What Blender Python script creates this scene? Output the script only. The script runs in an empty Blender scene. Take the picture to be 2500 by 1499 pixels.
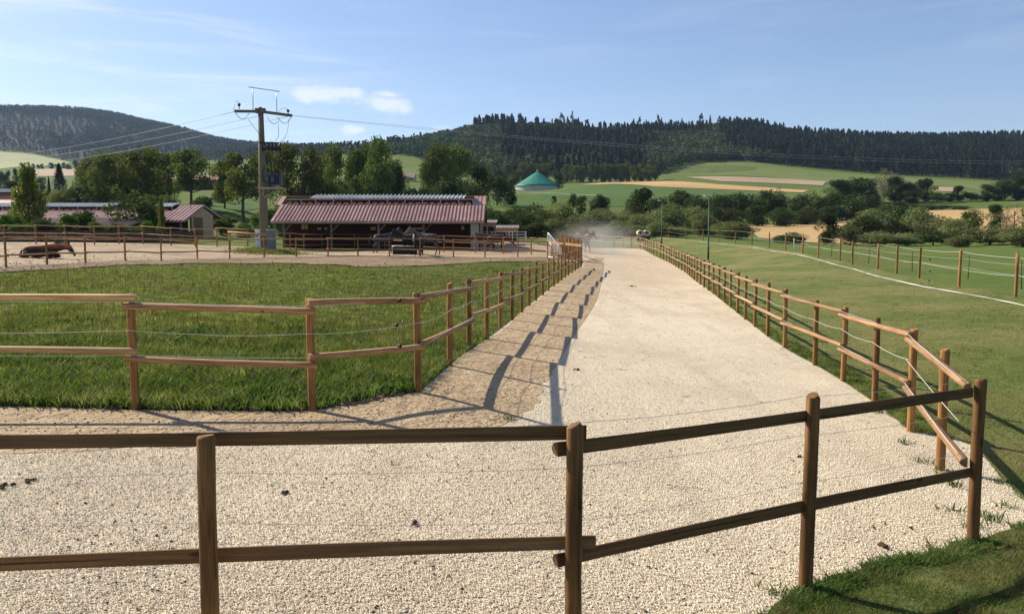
import bpy, bmesh, math, random
import numpy as np
from mathutils import Vector, Matrix, noise
from mathutils.geometry import delaunay_2d_cdt
R = math.radians
random.seed(7); rng = np.random.default_rng(7)
S = bpy.context.scene
COL = S.collection

# ------------------------------------------------------------------ camera
FPX, HOR = 2000.0, 575.0            # focal length and horizon row in photo pixels (2500 wide)
CZ = 2.4                            # eye height above the gravel near the corner
PITCH = math.atan((749.5 - HOR) / FPX)
cam = bpy.data.cameras.new('camera'); co = bpy.data.objects.new('camera', cam); COL.objects.link(co)
cam.sensor_width = 36; cam.lens = 36 * FPX / 2500; cam.clip_end = 20000; cam.clip_start = .05
co.location = (0, 0, CZ); co.rotation_euler = (R(90) - PITCH, 0, 0); S.camera = co
S.render.resolution_x = 1024; S.render.resolution_y = 613

# ------------------------------------------------------------------ sun and sky
SUN_AZ, SUN_EL = R(-58), R(36)      # azimuth from +Y towards +X
sd = Vector((math.sin(SUN_AZ) * math.cos(SUN_EL), math.cos(SUN_AZ) * math.cos(SUN_EL), math.sin(SUN_EL)))
sl = bpy.data.lights.new('sun', 'SUN'); so = bpy.data.objects.new('sun', sl); COL.objects.link(so)
sl.energy = 5.0; sl.angle = R(.5); sl.color = (1, .90, .74)
so.rotation_euler = sd.to_track_quat('Z', 'Y').to_euler()
S.view_settings.view_transform = 'Standard'; S.view_settings.look = 'None'
S.view_settings.exposure = 0.68; S.view_settings.gamma = 1
W = bpy.data.worlds.new('World'); S.world = W; W.use_nodes = True
def N(nt, t, **kw):
    n = nt.nodes.new(t)
    for k, v in kw.items():
        if k.startswith('i_'):
            key = k[2:]
            n.inputs[int(key) if key.isdigit() else key.replace('_', ' ')].default_value = v
        else: setattr(n, k, v)
    return n
def mth(nt, op, a, b=None, c=None, clamp=False):
    n = nt.nodes.new('ShaderNodeMath'); n.operation = op; n.use_clamp = clamp
    for i, v in enumerate((a, b, c)):
        if v is None: continue
        if isinstance(v, (int, float)): n.inputs[i].default_value = v
        else: nt.links.new(v, n.inputs[i])
    return n.outputs[0]
def smooth(nt, v, a, b):
    if a > b: return mth(nt, 'SUBTRACT', 1.0, smooth(nt, v, b, a))
    n = N(nt, 'ShaderNodeMapRange', interpolation_type='SMOOTHSTEP')
    n.inputs['From Min'].default_value = a; n.inputs['From Max'].default_value = b
    nt.links.new(v, n.inputs['Value']); return n.outputs[0]
def world():
    nt = W.node_tree; nt.nodes.clear(); L = nt.links.new
    sky = N(nt, 'ShaderNodeTexSky', sky_type='NISHITA', sun_disc=False)
    sky.sun_elevation = SUN_EL; sky.sun_rotation = SUN_AZ
    sky.altitude = 450; sky.air_density = 1.0; sky.dust_density = .7; sky.ozone_density = 3.0
    tc = N(nt, 'ShaderNodeTexCoord'); sx = N(nt, 'ShaderNodeSeparateXYZ'); L(tc.outputs['Generated'], sx.inputs[0])
    az = mth(nt, 'ARCTAN2', sx.outputs[0], sx.outputs[1]); el = mth(nt, 'ARCSINE', sx.outputs[2])
    cb = N(nt, 'ShaderNodeCombineXYZ'); L(az, cb.inputs[0]); L(el, cb.inputs[1])
    # small fair-weather cumulus low over the valley
    nz = N(nt, 'ShaderNodeTexNoise', i_Scale=34.0, i_Detail=7.0, i_Roughness=.62)
    mp = N(nt, 'ShaderNodeMapping'); mp.inputs['Scale'].default_value = (1, 1.7, 1); L(cb.outputs[0], mp.inputs[0]); L(mp.outputs[0], nz.inputs[0])
    tot = None
    for (px, py, rx, ry, s) in ((785, 248, 62, 17, 1), (840, 242, 42, 13, 1), (745, 247, 30, 14, .9), (945, 268, 50, 17, .95), (958, 243, 34, 9, .8), (968, 262, 30, 16, .9),
                                (870, 327, 36, 10, .7), (1085, 320, 30, 9, .4), (770, 337, 60, 12, .3), (560, 238, 40, 9, .25), (620, 205, 18, 9, .3)):
        a0 = math.atan((px - 1250) / FPX); e0 = math.atan((HOR - py) / FPX)
        dx = mth(nt, 'DIVIDE', mth(nt, 'SUBTRACT', az, a0), rx * 1.95 / FPX); dy = mth(nt, 'DIVIDE', mth(nt, 'SUBTRACT', el, e0), ry * 1.95 / FPX)
        r = mth(nt, 'SQRT', mth(nt, 'ADD', mth(nt, 'MULTIPLY', dx, dx), mth(nt, 'MULTIPLY', dy, dy)))
        m = mth(nt, 'MULTIPLY', mth(nt, 'SUBTRACT', 1.0, r, clamp=True), s)
        tot = m if tot is None else mth(nt, 'MAXIMUM', tot, m)
    dens = mth(nt, 'ADD', tot, mth(nt, 'MULTIPLY', mth(nt, 'SUBTRACT', nz.outputs[0], .56), 1.5))
    cum = mth(nt, 'MULTIPLY', smooth(nt, dens, .08, .7), smooth(nt, tot, .0, .3))
    # thin cirrus streaks
    mp2 = N(nt, 'ShaderNodeMapping'); mp2.inputs['Scale'].default_value = (1.6, 15, 1); mp2.inputs['Rotation'].default_value = (0, 0, R(14))
    L(cb.outputs[0], mp2.inputs[0]); n2 = N(nt, 'ShaderNodeTexNoise', i_Scale=2.6, i_Detail=8.0, i_Roughness=.6, i_Distortion=.5); L(mp2.outputs[0], n2.inputs[0])
    n3 = N(nt, 'ShaderNodeTexNoise', i_Scale=2.0, i_Detail=3.0); L(cb.outputs[0], n3.inputs[0])
    cir = mth(nt, 'MULTIPLY', mth(nt, 'MULTIPLY', smooth(nt, n2.outputs[0], .42, .8), smooth(nt, n3.outputs[0], .25, .7)), .45)
    cir = mth(nt, 'MULTIPLY', cir, mth(nt, 'ADD', .35, mth(nt, 'MULTIPLY', smooth(nt, az, .15, -.4), .65)))
    fac = mth(nt, 'MAXIMUM', mth(nt, 'MULTIPLY', cum, .52), cir)
    mx = N(nt, 'ShaderNodeMix', data_type='RGBA'); L(fac, mx.inputs[0]); tint = N(nt, 'ShaderNodeMix', data_type='RGBA', blend_type='MULTIPLY'); tint.inputs[0].default_value = 1; tint.inputs[7].default_value = (1, .955, .985, 1); L(sky.outputs[0], tint.inputs[6]); L(tint.outputs[2], mx.inputs[6]); mx.inputs[7].default_value = (8.6, 8.4, 8.3, 1)
    bg = N(nt, 'ShaderNodeBackground', i_Strength=SKY_STR); L(mx.outputs[2], bg.inputs[0])
    o = N(nt, 'ShaderNodeOutputWorld'); L(bg.outputs[0], o.inputs[0])
SKY_STR = .091
world()

# ------------------------------------------------------------------ geometry helpers
def P(px, py, D):
    """world point seen at photo pixel (px,py) at distance D straight ahead"""
    x = (px - 1250) / FPX; y = -(py - 749.5) / FPX
    c, s = math.cos(PITCH), math.sin(PITCH)
    fy = c + y * s; fz = -s + y * c
    return Vector((x / fy * D, D, CZ + fz / fy * D))
def row_of(z, D):                   # inverse of P for the vertical
    t = (z - CZ) / D; c, s = math.cos(PITCH), math.sin(PITCH)
    return 749.5 - FPX * (t * c + s) / (c - t * s)
CTRL = []
def ctrl(lst):
    for px, py, D in lst: CTRL.append(P(px, py, D))
ctrl([(2360,1325,6.5),(2223,1055,10.1),(2116,970,12.6),(2038,919,14.6),(1974,883,16.6),(1924,857,17.6),(1968,1443,5.44),
 (1617,632,68),(1572,612,84),(1633,640,65),(1649,652,58),(1675,668,51),(1700,689,42),(1723,706,37),
 (331,1000,9.05),(763,1003,9.3),(1021,958,10.3),(1098,894,12.5),(1146,855,14.7),(1189,830,16.5),(1222,801,18.5),(1250,791,20),(1419,653,49),
 (205,645,38),(15,656,33),(306,640,42),(394,640,45),(482,635,49),(561,635,51.5),(645,631,53),(723,630,54),(868,628,55),(1025,629,54),(1184,632,57),(1337,632,59),
 (1395,630,62),(1521,606,88),(1405,592,97),(1450,600,95),
 (2479,724,28),(2341,700,33),(2243,680,39),(2189,668,43.5),(2142,658,46),(2084,648,49.5),(2050,638,53),(1997,629,56),(1959,619,61),(1918,612,68),(1877,606,74),(1836,599,83),
 (1795,595,88),(1717,588,101),(1675,585.5,104),(1633,580.6,110),(1595,579,115),(1538,576,118),(2500,612,72),(2400,610,80),(2250,607,90),(2100,604,98),(2560,730,27),
 (2480,590,105),(2100,594,120),(1850,580,135),(1950,535,240),(2087,526,240),(2323,513,260),(2480,508,270),(1840,547,215),(1800,530,250),
 (1420,452,430),(1600,458,400),(1975,468,400),(2300,470,420),(2500,480,380),(2250,488,310),(2500,487,300),(1672,434,520),(2016,444,500),
 (1610,398,650),(1750,393,650),(1850,396,640),(1960,410,620),(2080,420,610),(2250,432,590),(2440,443,570),(2560,447,560),
 (1400,405,640),(1220,400,640),(1500,402,645),
 (1160,324,900),(1250,322,930),(1340,318,940),(1420,332,950),(1520,334,955),(1620,332,960),(1760,321,960),(1880,324,960),(1960,342,960),(2050,349,960),(2200,356,980),(2400,354,1000),(2560,352,1000),
 (1080,340,930),(1000,355,940),(900,372,950),(800,376,1050),(700,380,1100),
 (1160,410,1350),(1500,400,1400),(1900,400,1400),(2560,400,1400),(1000,400,1300),
 (0,268,2300),(135,270,2300),(202,274,2300),(303,288,2300),(337,302,2300),(421,316,2300),(471,328,2300),(505,344,2300),(539,357,2300),(600,362,2300),(800,366,2300),(950,368,2300),
 (-150,268,2300),(-300,420,3600),(200,430,3600),(600,440,3600),(1000,440,3600),(1500,440,3600),(2600,440,3600),(0,371,1500),(60,373,1500),(175,398,1400),(330,405,1350),(520,392,1300),
 (0,412,950),(100,411,930),(190,412,900),(80,430,750),(180,430,740),(560,410,850),
 (0,470,420),(140,462,420),(300,470,350),(450,455,330),(530,473,250),(640,478,240),
 (850,478,250),(940,440,420),(1010,412,560),(1030,405,600),
 (1195,476,300),(1200,505,210),(1330,485,260),(1257,464,440),(1320,466,445),(1370,464,450),(1400,442,530),(1560,441,540),(1250,445,520),(1330,440,530),
 (530,520,135),(590,560,125),(450,560,108),(440,579,92),(200,572,92),(0,570,92),(-120,570,92),
 (0,592,60),(200,593,60),(400,596,60),(560,601,61),(640,604,60),(700,611,64),(900,613,67),(1150,613,67),(1230,602,75),(1300,590,88),(1180,590,92),
 (900,585,100),(700,582,100),(1200,580,112),(1300,580,114),(1400,578,122),(1500,577,122),(1700,578,120),(1560,540,170),(1400,540,160),(1700,540,190),
 (-60,665,31),(-200,1000,8.8),(-500,1010,8.7),(-600,680,28)])
def plane_z(x): return CZ - 2.2 - .06 * np.clip(x, -7, 7)
_c = np.array([tuple(p) for p in CTRL])
def _ab(x, y): return np.stack([np.clip(x / y, -1.2, 1.2) * 1.0, np.log(y) * .45], -1)
_pc = _ab(_c[:, 0], _c[:, 1])
_v = (_c[:, 2] - plane_z(_c[:, 0])) / _c[:, 1]
def _phi(A, B): return np.sqrt(((A[:, None, :] - B[None, :, :]) ** 2).sum(-1) + .035 ** 2)
_n = len(_pc); _K = _phi(_pc, _pc) - np.eye(_n) * .004
_K = np.block([[_K, np.ones((_n, 1))], [np.ones((1, _n)), np.zeros((1, 1))]])
_w = np.linalg.solve(_K, np.append(_v, 0))
def G(x, y):
    x = np.atleast_1d(np.asarray(x, float)); y = np.atleast_1d(np.asarray(y, float)); x, y = np.broadcast_arrays(x, y)
    sh = x.shape; x = x.ravel(); y = y.ravel(); out = np.empty(len(x)); yc = np.maximum(y, 3.5)
    for i in range(0, len(x), 20000):
        s = slice(i, i + 20000); r = _phi(_ab(x[s], yc[s]), _pc) @ _w[:-1] + _w[-1]
        k = np.clip((y[s] - 2) / 3, 0, 1); k = k * k * (3 - 2 * k)
        out[s] = plane_z(x[s]) + np.minimum(r * yc[s], 420) * k
    return out.reshape(sh)
def g(x, y): return float(G(x, y)[0])
def hit(px, py, lo=3.0, hi=2400):
    Ds = np.exp(np.linspace(math.log(lo), math.log(hi), 500))
    d = P(px, py, 1.0) - Vector((0, 0, CZ)); z = CZ + d.z * Ds; gz = G(d.x * Ds, Ds)
    b = np.nonzero(z < gz)[0]
    D = Ds[b[0]] if len(b) else hi
    if len(b) and b[0] > 0:
        i = b[0]; f0 = z[i-1] - gz[i-1]; f1 = z[i] - gz[i]; D = Ds[i-1] + (Ds[i] - Ds[i-1]) * f0 / (f0 - f1)
    return Vector((d.x * D, D, g(d.x * D, D)))

class MB:
    def __init__(s): s.v = []; s.f = []; s.sm = []
    def add(s, vs, fs, smooth=False):
        o = len(s.v); s.v += [tuple(v) for v in vs]; s.f += [tuple(i + o for i in f) for f in fs]; s.sm += [smooth] * len(fs); return s
    def box(s, c, d, M=None):
        hx, hy, hz = d[0] / 2, d[1] / 2, d[2] / 2
        vs = [Vector((x, y, z)) for z in (-hz, hz) for y in (-hy, hy) for x in (-hx, hx)]
        if M is not None: vs = [M @ v for v in vs]
        c = Vector(c); return s.add([v + c for v in vs], [(0,2,3,1),(4,5,7,6),(0,1,5,4),(2,6,7,3),(0,4,6,2),(1,3,7,5)])
    def beam(s, a, b, w, h, up=(0, 0, 1)):
        a = Vector(a); b = Vector(b); x = (b - a).normalized(); y = Vector(up).cross(x)
        if y.length < 1e-4: y = Vector((0, 1, 0)).cross(x)
        y.normalize(); z = x.cross(y); M = Matrix((x, y, z)).transposed()
        return s.box((a + b) / 2, ((b - a).length, w, h), M)
    def tube(s, pts, r, n=8, cap=True):
        pts = [Vector(p) for p in pts]; rr = r if isinstance(r, (list, tuple)) else [r] * len(pts); rings = []
        for i, p in enumerate(pts):
            t = (pts[min(i + 1, len(pts) - 1)] - pts[max(i - 1, 0)]).normalized()
            u = t.cross(Vector((0, 0, 1)) if abs(t.z) < .9 else Vector((1, 0, 0))).normalized(); w = t.cross(u)
            rings.append([p + (u * math.cos(2 * math.pi * k / n) + w * math.sin(2 * math.pi * k / n)) * rr[i] for k in range(n)])
        vs = [v for rg in rings for v in rg]; fs = []
        for i in range(len(pts) - 1):
            for k in range(n):
                fs.append((i * n + k, i * n + (k + 1) % n, (i + 1) * n + (k + 1) % n, (i + 1) * n + k))
        s.add(vs, fs, True)
        if cap:
            o = len(s.v) - len(vs); s.f += [tuple(o + k for k in range(n))[::-1], tuple(o + (len(pts) - 1) * n + k for k in range(n))]; s.sm += [False, False]
        return s
    def quad(s, a, b, c, d): return s.add([a, b, c, d], [(0, 1, 2, 3)])
    def mesh(s, name, m, off=(0, 0, 0)):
        me = bpy.data.meshes.new(name); off = Vector(off)
        me.from_pydata([tuple(Vector(v) - off) for v in s.v], [], s.f); me.polygons.foreach_set('use_smooth', s.sm)
        if m: me.materials.append(m)
        me.update(); return me
    def build(s, name, m, parent=None, loc=None):
        off = parent['_w'] if parent is not None else (loc if loc is not None else (0, 0, 0))
        o = bpy.data.objects.new(name, s.mesh(name, m, off)); COL.objects.link(o)
        if parent is not None: o.parent = parent; o['_w'] = parent['_w']
        else: o.location = off; o['_w'] = tuple(off)
        return o
def tag(o, label=None, cat=None, group=None, kind=None):
    for k, v in (('label', label), ('category', cat), ('group', group), ('kind', kind)):
        if v: o[k] = v
    return o
def thing(name, label, cat, loc, group=None):
    o = bpy.data.objects.new(name, None); COL.objects.link(o); o.location = loc; o['_w'] = tuple(loc); o.empty_display_size = .2
    return tag(o, label, cat, group)
def inst(name, me, parent=None, M=None, loc=None):
    o = bpy.data.objects.new(name, me); COL.objects.link(o)
    if parent is not None:
        o.parent = parent
        if M is not None: o.matrix_local = Matrix.Translation(-Vector(parent['_w'])) @ M
    elif M is not None: o.matrix_world = M
    o['_w'] = tuple(M.translation) if M is not None else (0, 0, 0)
    return o
def np_mesh(name, V, F, mats, midx=None, smooth=False):
    """V (n,3), F (m,k) with k constant"""
    me = bpy.data.meshes.new(name); k = F.shape[1]
    me.vertices.add(len(V)); me.vertices.foreach_set('co', np.ascontiguousarray(V, np.float32).ravel())
    me.loops.add(F.size); me.loops.foreach_set('vertex_index', np.ascontiguousarray(F, np.int32).ravel())
    me.polygons.add(len(F)); me.polygons.foreach_set('loop_start', np.arange(0, F.size, k, dtype=np.int32))
    if midx is not None: me.polygons.foreach_set('material_index', np.ascontiguousarray(midx, np.int32))
    me.polygons.foreach_set('use_smooth', np.full(len(F), smooth))
    for m in mats: me.materials.append(m)
    me.update(calc_edges=True); return me

# ------------------------------------------------------------------ materials
def mat(name):
    m = bpy.data.materials.new(name); m.use_nodes = True; nt = m.node_tree; nt.nodes.clear()
    o = N(nt, 'ShaderNodeOutputMaterial'); b = N(nt, 'ShaderNodeBsdfPrincipled'); nt.links.new(b.outputs[0], o.inputs[0])
    b.inputs['Roughness'].default_value = .9; b.inputs['Specular IOR Level'].default_value = .25
    return m, nt, b, o
def ramp(nt, fac, stops):
    r = N(nt, 'ShaderNodeValToRGB'); e = r.color_ramp.elements
    while len(e) < len(stops): e.new(.5)
    for x, (p, c) in zip(e, stops): x.position = p; x.color = (*c, 1)
    nt.links.new(fac, r.inputs[0]); return r.outputs[0]
def noise_t(nt, sc, det=4, rough=.55, coord='Object', scale=None, rot=None, dist=0):
    tc = N(nt, 'ShaderNodeTexCoord'); src = tc.outputs[coord]
    if coord == 'World': pass
    if scale or rot:
        mp = N(nt, 'ShaderNodeMapping')
        if scale: mp.inputs['Scale'].default_value = scale
        if rot: mp.inputs['Rotation'].default_value = rot
        nt.links.new(src, mp.inputs[0]); src = mp.outputs[0]
    n = N(nt, 'ShaderNodeTexNoise', i_Scale=float(sc), i_Detail=float(det), i_Roughness=rough, i_Distortion=float(dist)); nt.links.new(src, n.inputs[0]); return n.outputs[0]
def mix(nt, f, a, b, mode='MIX'):
    m = N(nt, 'ShaderNodeMix', data_type='RGBA', blend_type=mode)
    for i, v in ((0, f), (6, a), (7, b)):
        if isinstance(v, (int, float)): m.inputs[i].default_value = v
        elif isinstance(v, tuple): m.inputs[i].default_value = (*v, 1)
        else: nt.links.new(v, m.inputs[i])
    return m.outputs[2]
def bump(nt, b, h, dist, strength=1.0):
    n = N(nt, 'ShaderNodeBump', i_Strength=strength, i_Distance=dist); nt.links.new(h, n.inputs['Height']); nt.links.new(n.outputs[0], b.inputs['Normal'])
def simple(name, col, rough=.8, var=.15, sc=6, metal=0, bmp=0):
    m, nt, b, o = mat(name)
    n = noise_t(nt, sc, 5)
    c = ramp(nt, n, [(.3, tuple(x * (1 - var) for x in col)), (.7, tuple(min(1, x * (1 + var)) for x in col))])
    nt.links.new(c, b.inputs['Base Color']); b.inputs['Roughness'].default_value = rough; b.inputs['Metallic'].default_value = metal
    if bmp: bump(nt, b, n, bmp)
    return m
def wood(name, axis, lo, hi, sc=1.0):
    m, nt, b, o = mat(name)
    st = [26, 26, 26]; st[axis] = 1.3 if axis else 4.0
    oi = N(nt, 'ShaderNodeObjectInfo')
    tc = N(nt, 'ShaderNodeTexCoord'); va = N(nt, 'ShaderNodeVectorMath', operation='ADD'); cm = N(nt, 'ShaderNodeCombineXYZ')
    for i in range(3): nt.links.new(mth(nt, 'MULTIPLY', oi.outputs['Random'], 31.0 + 7 * i), cm.inputs[i])
    nt.links.new(tc.outputs['Object'], va.inputs[0]); nt.links.new(cm.outputs[0], va.inputs[1])
    mp = N(nt, 'ShaderNodeMapping'); mp.inputs['Scale'].default_value = st; nt.links.new(va.outputs[0], mp.inputs[0])
    gr = N(nt, 'ShaderNodeTexNoise', i_Scale=sc * 1.6, i_Detail=6.0, i_Roughness=.65); nt.links.new(mp.outputs[0], gr.inputs[0])
    c = ramp(nt, gr.outputs[0], [(.3, lo), (.62, hi), (.8, tuple(min(1, h * 1.25) for h in hi))])
    kn = N(nt, 'ShaderNodeTexVoronoi', i_Scale=3.2); m2 = N(nt, 'ShaderNodeMapping'); k = [1.8, 1.8, 1.8]; k[axis] = .8 if axis else 3.0; m2.inputs['Scale'].default_value = k
    nt.links.new(va.outputs[0], m2.inputs[0]); nt.links.new(m2.outputs[0], kn.inputs[0])
    kf = smooth(nt, kn.outputs['Distance'], .13, .05)
    c = mix(nt, mth(nt, 'MULTIPLY', kf, .75), c, tuple(x * .25 for x in lo))
    m3 = N(nt, 'ShaderNodeMapping'); k3 = [55, 55, 55]; k3[axis] = .9 if axis else 2.6; m3.inputs['Scale'].default_value = k3; nt.links.new(va.outputs[0], m3.inputs[0])
    ck = N(nt, 'ShaderNodeTexNoise', i_Scale=1.0, i_Detail=2.0); nt.links.new(m3.outputs[0], ck.inputs[0]); cf = smooth(nt, ck.outputs[0], .66, .70); c = mix(nt, mth(nt, 'MULTIPLY', cf, .8), c, tuple(x * .22 for x in lo))
    gw = N(nt, 'ShaderNodeTexNoise', i_Scale=3.0, i_Detail=5.0); nt.links.new(va.outputs[0], gw.inputs[0]); c = mix(nt, mth(nt, 'MULTIPLY', smooth(nt, gw.outputs[0], .5, .75), .15), c, (.18, .14, .10))
    big = N(nt, 'ShaderNodeTexNoise', i_Scale=2.0, i_Detail=3.0); nt.links.new(va.outputs[0], big.inputs[0])
    c = mix(nt, mth(nt, 'MULTIPLY', smooth(nt, big.outputs[0], .5, .72), .45), c, tuple(x * .55 for x in lo))
    v = mth(nt, 'ADD', mth(nt, 'MULTIPLY', oi.outputs['Random'], .5), .75)
    hs = N(nt, 'ShaderNodeHueSaturation'); nt.links.new(c, hs.inputs['Color']); nt.links.new(v, hs.inputs['Value'])
    nt.links.new(hs.outputs[0], b.inputs['Base Color']); b.inputs['Roughness'].default_value = .72
    bump(nt, b, gr.outputs[0], .003, .8)
    return m
M = {}
M['post'] = wood('round timber upright grain', 2, (.13, .055, .014), (.36, .175, .055))
M['postfront'] = wood('round timber upright grain with painted shade', 2, (.075, .034, .009), (.25, .122, .038))  # front posts: post timber with the backlit shade painted into its colour
M['rail'] = wood('half round timber lengthwise grain', 0, (.17, .085, .034), (.43, .25, .12))
M['railfront'] = wood('weathered half round timber with painted shade', 0, (.07, .034, .011), (.20, .105, .042))  # front rails: rail timber darkened to carry their shaded side in the colour
M['railnew'] = wood('fresh yellow timber', 0, (.36, .2, .08), (.62, .4, .18))
M['darkwood'] = wood('weathered dark boards', 0, (.035, .024, .02), (.10, .07, .055))
M['oldwood'] = wood('grey brown boards', 2, (.10, .075, .06), (.24, .185, .15))
M['rope'] = simple('white fence rope', (.58, .57, .52), .7, .1, 40)
M['black'] = simple('black plastic', (.012, .012, .013), .45, .1)
M['steel'] = simple('galvanised steel', (.42, .43, .44), .45, .15, 8, .7)
M['white'] = simple('white painted metal', (.78, .78, .75), .5, .08)
M['conc'] = simple('spun concrete', (.17, .148, .105), .9, .12, 5, bmp=.004)
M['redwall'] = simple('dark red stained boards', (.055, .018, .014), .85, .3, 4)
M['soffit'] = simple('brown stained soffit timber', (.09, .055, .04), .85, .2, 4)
M['planks'] = wood('pale upright planks', 2, (.27, .24, .21), (.46, .43, .38))
M['yellowwood'] = wood('larch fascia boards', 0, (.30, .15, .05), (.52, .30, .11))
M['door'] = simple('brown door boards', (.20, .10, .045), .8, .2, 6)
M['render'] = simple('pale rendered wall', (.50, .33, .19), .9, .08, 2)
M['blue'] = simple('blue grey transformer paint', (.05, .075, .12), .5, .12, 5)
M['porcelain'] = simple('brown glazed porcelain', (.05, .022, .014), .25, .1)
M['cable'] = simple('aluminium conductor', (.42, .44, .46), .5, .05)
M['green'] = simple('green membrane', (.015, .18, .125), .6, .12, .15)
M['lampgreen'] = simple('dark green lamp column', (.03, .055, .035), .5, .1)
M['dung'] = simple('dried droppings', (.07, .042, .02), .95, .35, 30, bmp=.02)
M['bark'] = simple('bark', (.09, .07, .05), .95, .3, 9, bmp=.03)
M['tank'] = simple('pale grey tank shell', (.42, .42, .40), .7, .1, .5)
M['logend'] = simple('cut log', (.72, .6, .44), .9, .15, 12)
def roofmat(name, a, b_):
    m, nt, b, o = mat(name); n = noise_t(nt, .9, 7, .65, scale=(1, .25, 1)); c = ramp(nt, n, [(.3, a), (.62, b_)]); n2 = noise_t(nt, 5, 5, .7); c = mix(nt, mth(nt, 'MULTIPLY', smooth(nt, n2, .58, .75), .35), c, tuple(x * .5 for x in a)); nt.links.new(c, b.inputs['Base Color']); b.inputs['Roughness'].default_value = .42; b.inputs['Specular IOR Level'].default_value = .5; return m
M['roof'] = roofmat('red trapezoidal sheet', (.31, .165, .125), (.48, .29, .235))
M['cap'] = roofmat('translucent corrugated ridge sheet', (.42, .43, .43), (.6, .61, .6))
M['tile'] = roofmat('pale red sheet', (.42, .19, .14), (.5, .25, .19))
def gravel():
    m, nt, b, o = mat('pale crushed limestone')
    vs = []
    for sc in (105, 190):
        v = N(nt, 'ShaderNodeTexVoronoi', i_Scale=float(sc)); tc = N(nt, 'ShaderNodeTexCoord'); nt.links.new(tc.outputs['Object'], v.inputs[0]); vs.append(v)
    sx = N(nt, 'ShaderNodeSeparateColor'); nt.links.new(vs[0].outputs['Color'], sx.inputs[0])
    c = ramp(nt, sx.outputs[0], [(0, (.34, .255, .155)), (.2, (.64, .53, .36)), (.6, (.82, .71, .52)), (1, (.92, .84, .67))])
    big = noise_t(nt, .35, 5); c = mix(nt, mth(nt, 'MULTIPLY', smooth(nt, big, .42, .68), .45), c, (.50, .41, .29), 'MULTIPLY' if False else 'MIX')
    lane = noise_t(nt, 1.0, 4, .6, scale=(1.5, .16, 1), rot=(0, 0, .14)); c = mix(nt, mth(nt, 'MULTIPLY', smooth(nt, lane, .45, .7), .35), c, (.44, .35, .24))
    dark = noise_t(nt, 4.2, 6, .68); c = mix(nt, mth(nt, 'MULTIPLY', smooth(nt, dark, .60, .70), .75), c, (.20, .14, .08))
    mid = noise_t(nt, 17, 4, .6); c = mix(nt, mth(nt, 'MULTIPLY', smooth(nt, mid, .6, .76), .5), c, (.36, .29, .20))
    tcy = N(nt, 'ShaderNodeTexCoord'); sy = N(nt, 'ShaderNodeSeparateXYZ'); nt.links.new(tcy.outputs['Object'], sy.inputs[0])
    c = mix(nt, mth(nt, 'MULTIPLY', smooth(nt, mth(nt, 'ADD', sy.outputs[1], mth(nt, 'MULTIPLY', big, 22.0)), 28, 62), .7), c, (.52, .40, .26))
    nt.links.new(c, b.inputs['Base Color'])
    h = mth(nt, 'ADD', mth(nt, 'SUBTRACT', 1.0, vs[0].outputs['Distance']), mth(nt, 'MULTIPLY', vs[1].outputs['Distance'], -.5))
    h = mth(nt, 'ADD', h, mth(nt, 'MULTIPLY', noise_t(nt, 1.6, 5), 7.0))
    bump(nt, b, h, .011, 1.0); return m
def sand(name, cols, holes=1.0, sc=1.0):
    m, nt, b, o = mat(name)
    n = noise_t(nt, .55 * sc, 6, .6); c = ramp(nt, n, [(.3, cols[0]), (.5, cols[1]), (.72, cols[2])])
    f = noise_t(nt, 60, 3, .7); c = mix(nt, smooth(nt, f, .35, .75), c, tuple(x * 1.12 for x in cols[2]))
    h1 = noise_t(nt, 3.2, 5, .62); h2 = noise_t(nt, 11, 5, .65)
    c = mix(nt, mth(nt, 'MULTIPLY', smooth(nt, h2, .6, .72), .55), c, tuple(x * .55 for x in cols[0]))
    nt.links.new(c, b.inputs['Base Color'])
    bump(nt, b, mth(nt, 'ADD', mth(nt, 'MULTIPLY', h1, 2.2), h2), .05 * holes, 1.0); return m
def grassground(name, a, b_, dry, far=(.1, .12, .04), s=1.0, dryness=.5):
    m, nt, b, o = mat(name)
    n1 = noise_t(nt, .16 * s, 6, .6); n2 = noise_t(nt, 1.7 * s, 6, .68); n3 = noise_t(nt, 22 * s, 4, .7)
    c = ramp(nt, n2, [(.36, a), (.62, b_)])
    n4 = noise_t(nt, .6 * s, 5, .7, scale=(1, .45, 1)); c = mix(nt, mth(nt, 'MULTIPLY', smooth(nt, n4, .5, .7), dryness * .6), c, tuple(x * .9 for x in dry))
    c = mix(nt, mth(nt, 'MULTIPLY', smooth(nt, n1, .42, .66), dryness), c, dry)
    c = mix(nt, mth(nt, 'MULTIPLY', smooth(nt, n3, .42, .68), .6), c, tuple(x * 1.6 for x in b_))
    nt.links.new(c, b.inputs['Base Color']); b.inputs['Roughness'].default_value = 1
    b.inputs['Specular IOR Level'].default_value = .05
    bump(nt, b, mth(nt, 'ADD', n3, mth(nt, 'MULTIPLY', n2, 1.5)), .05, 1.0); return m
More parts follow.
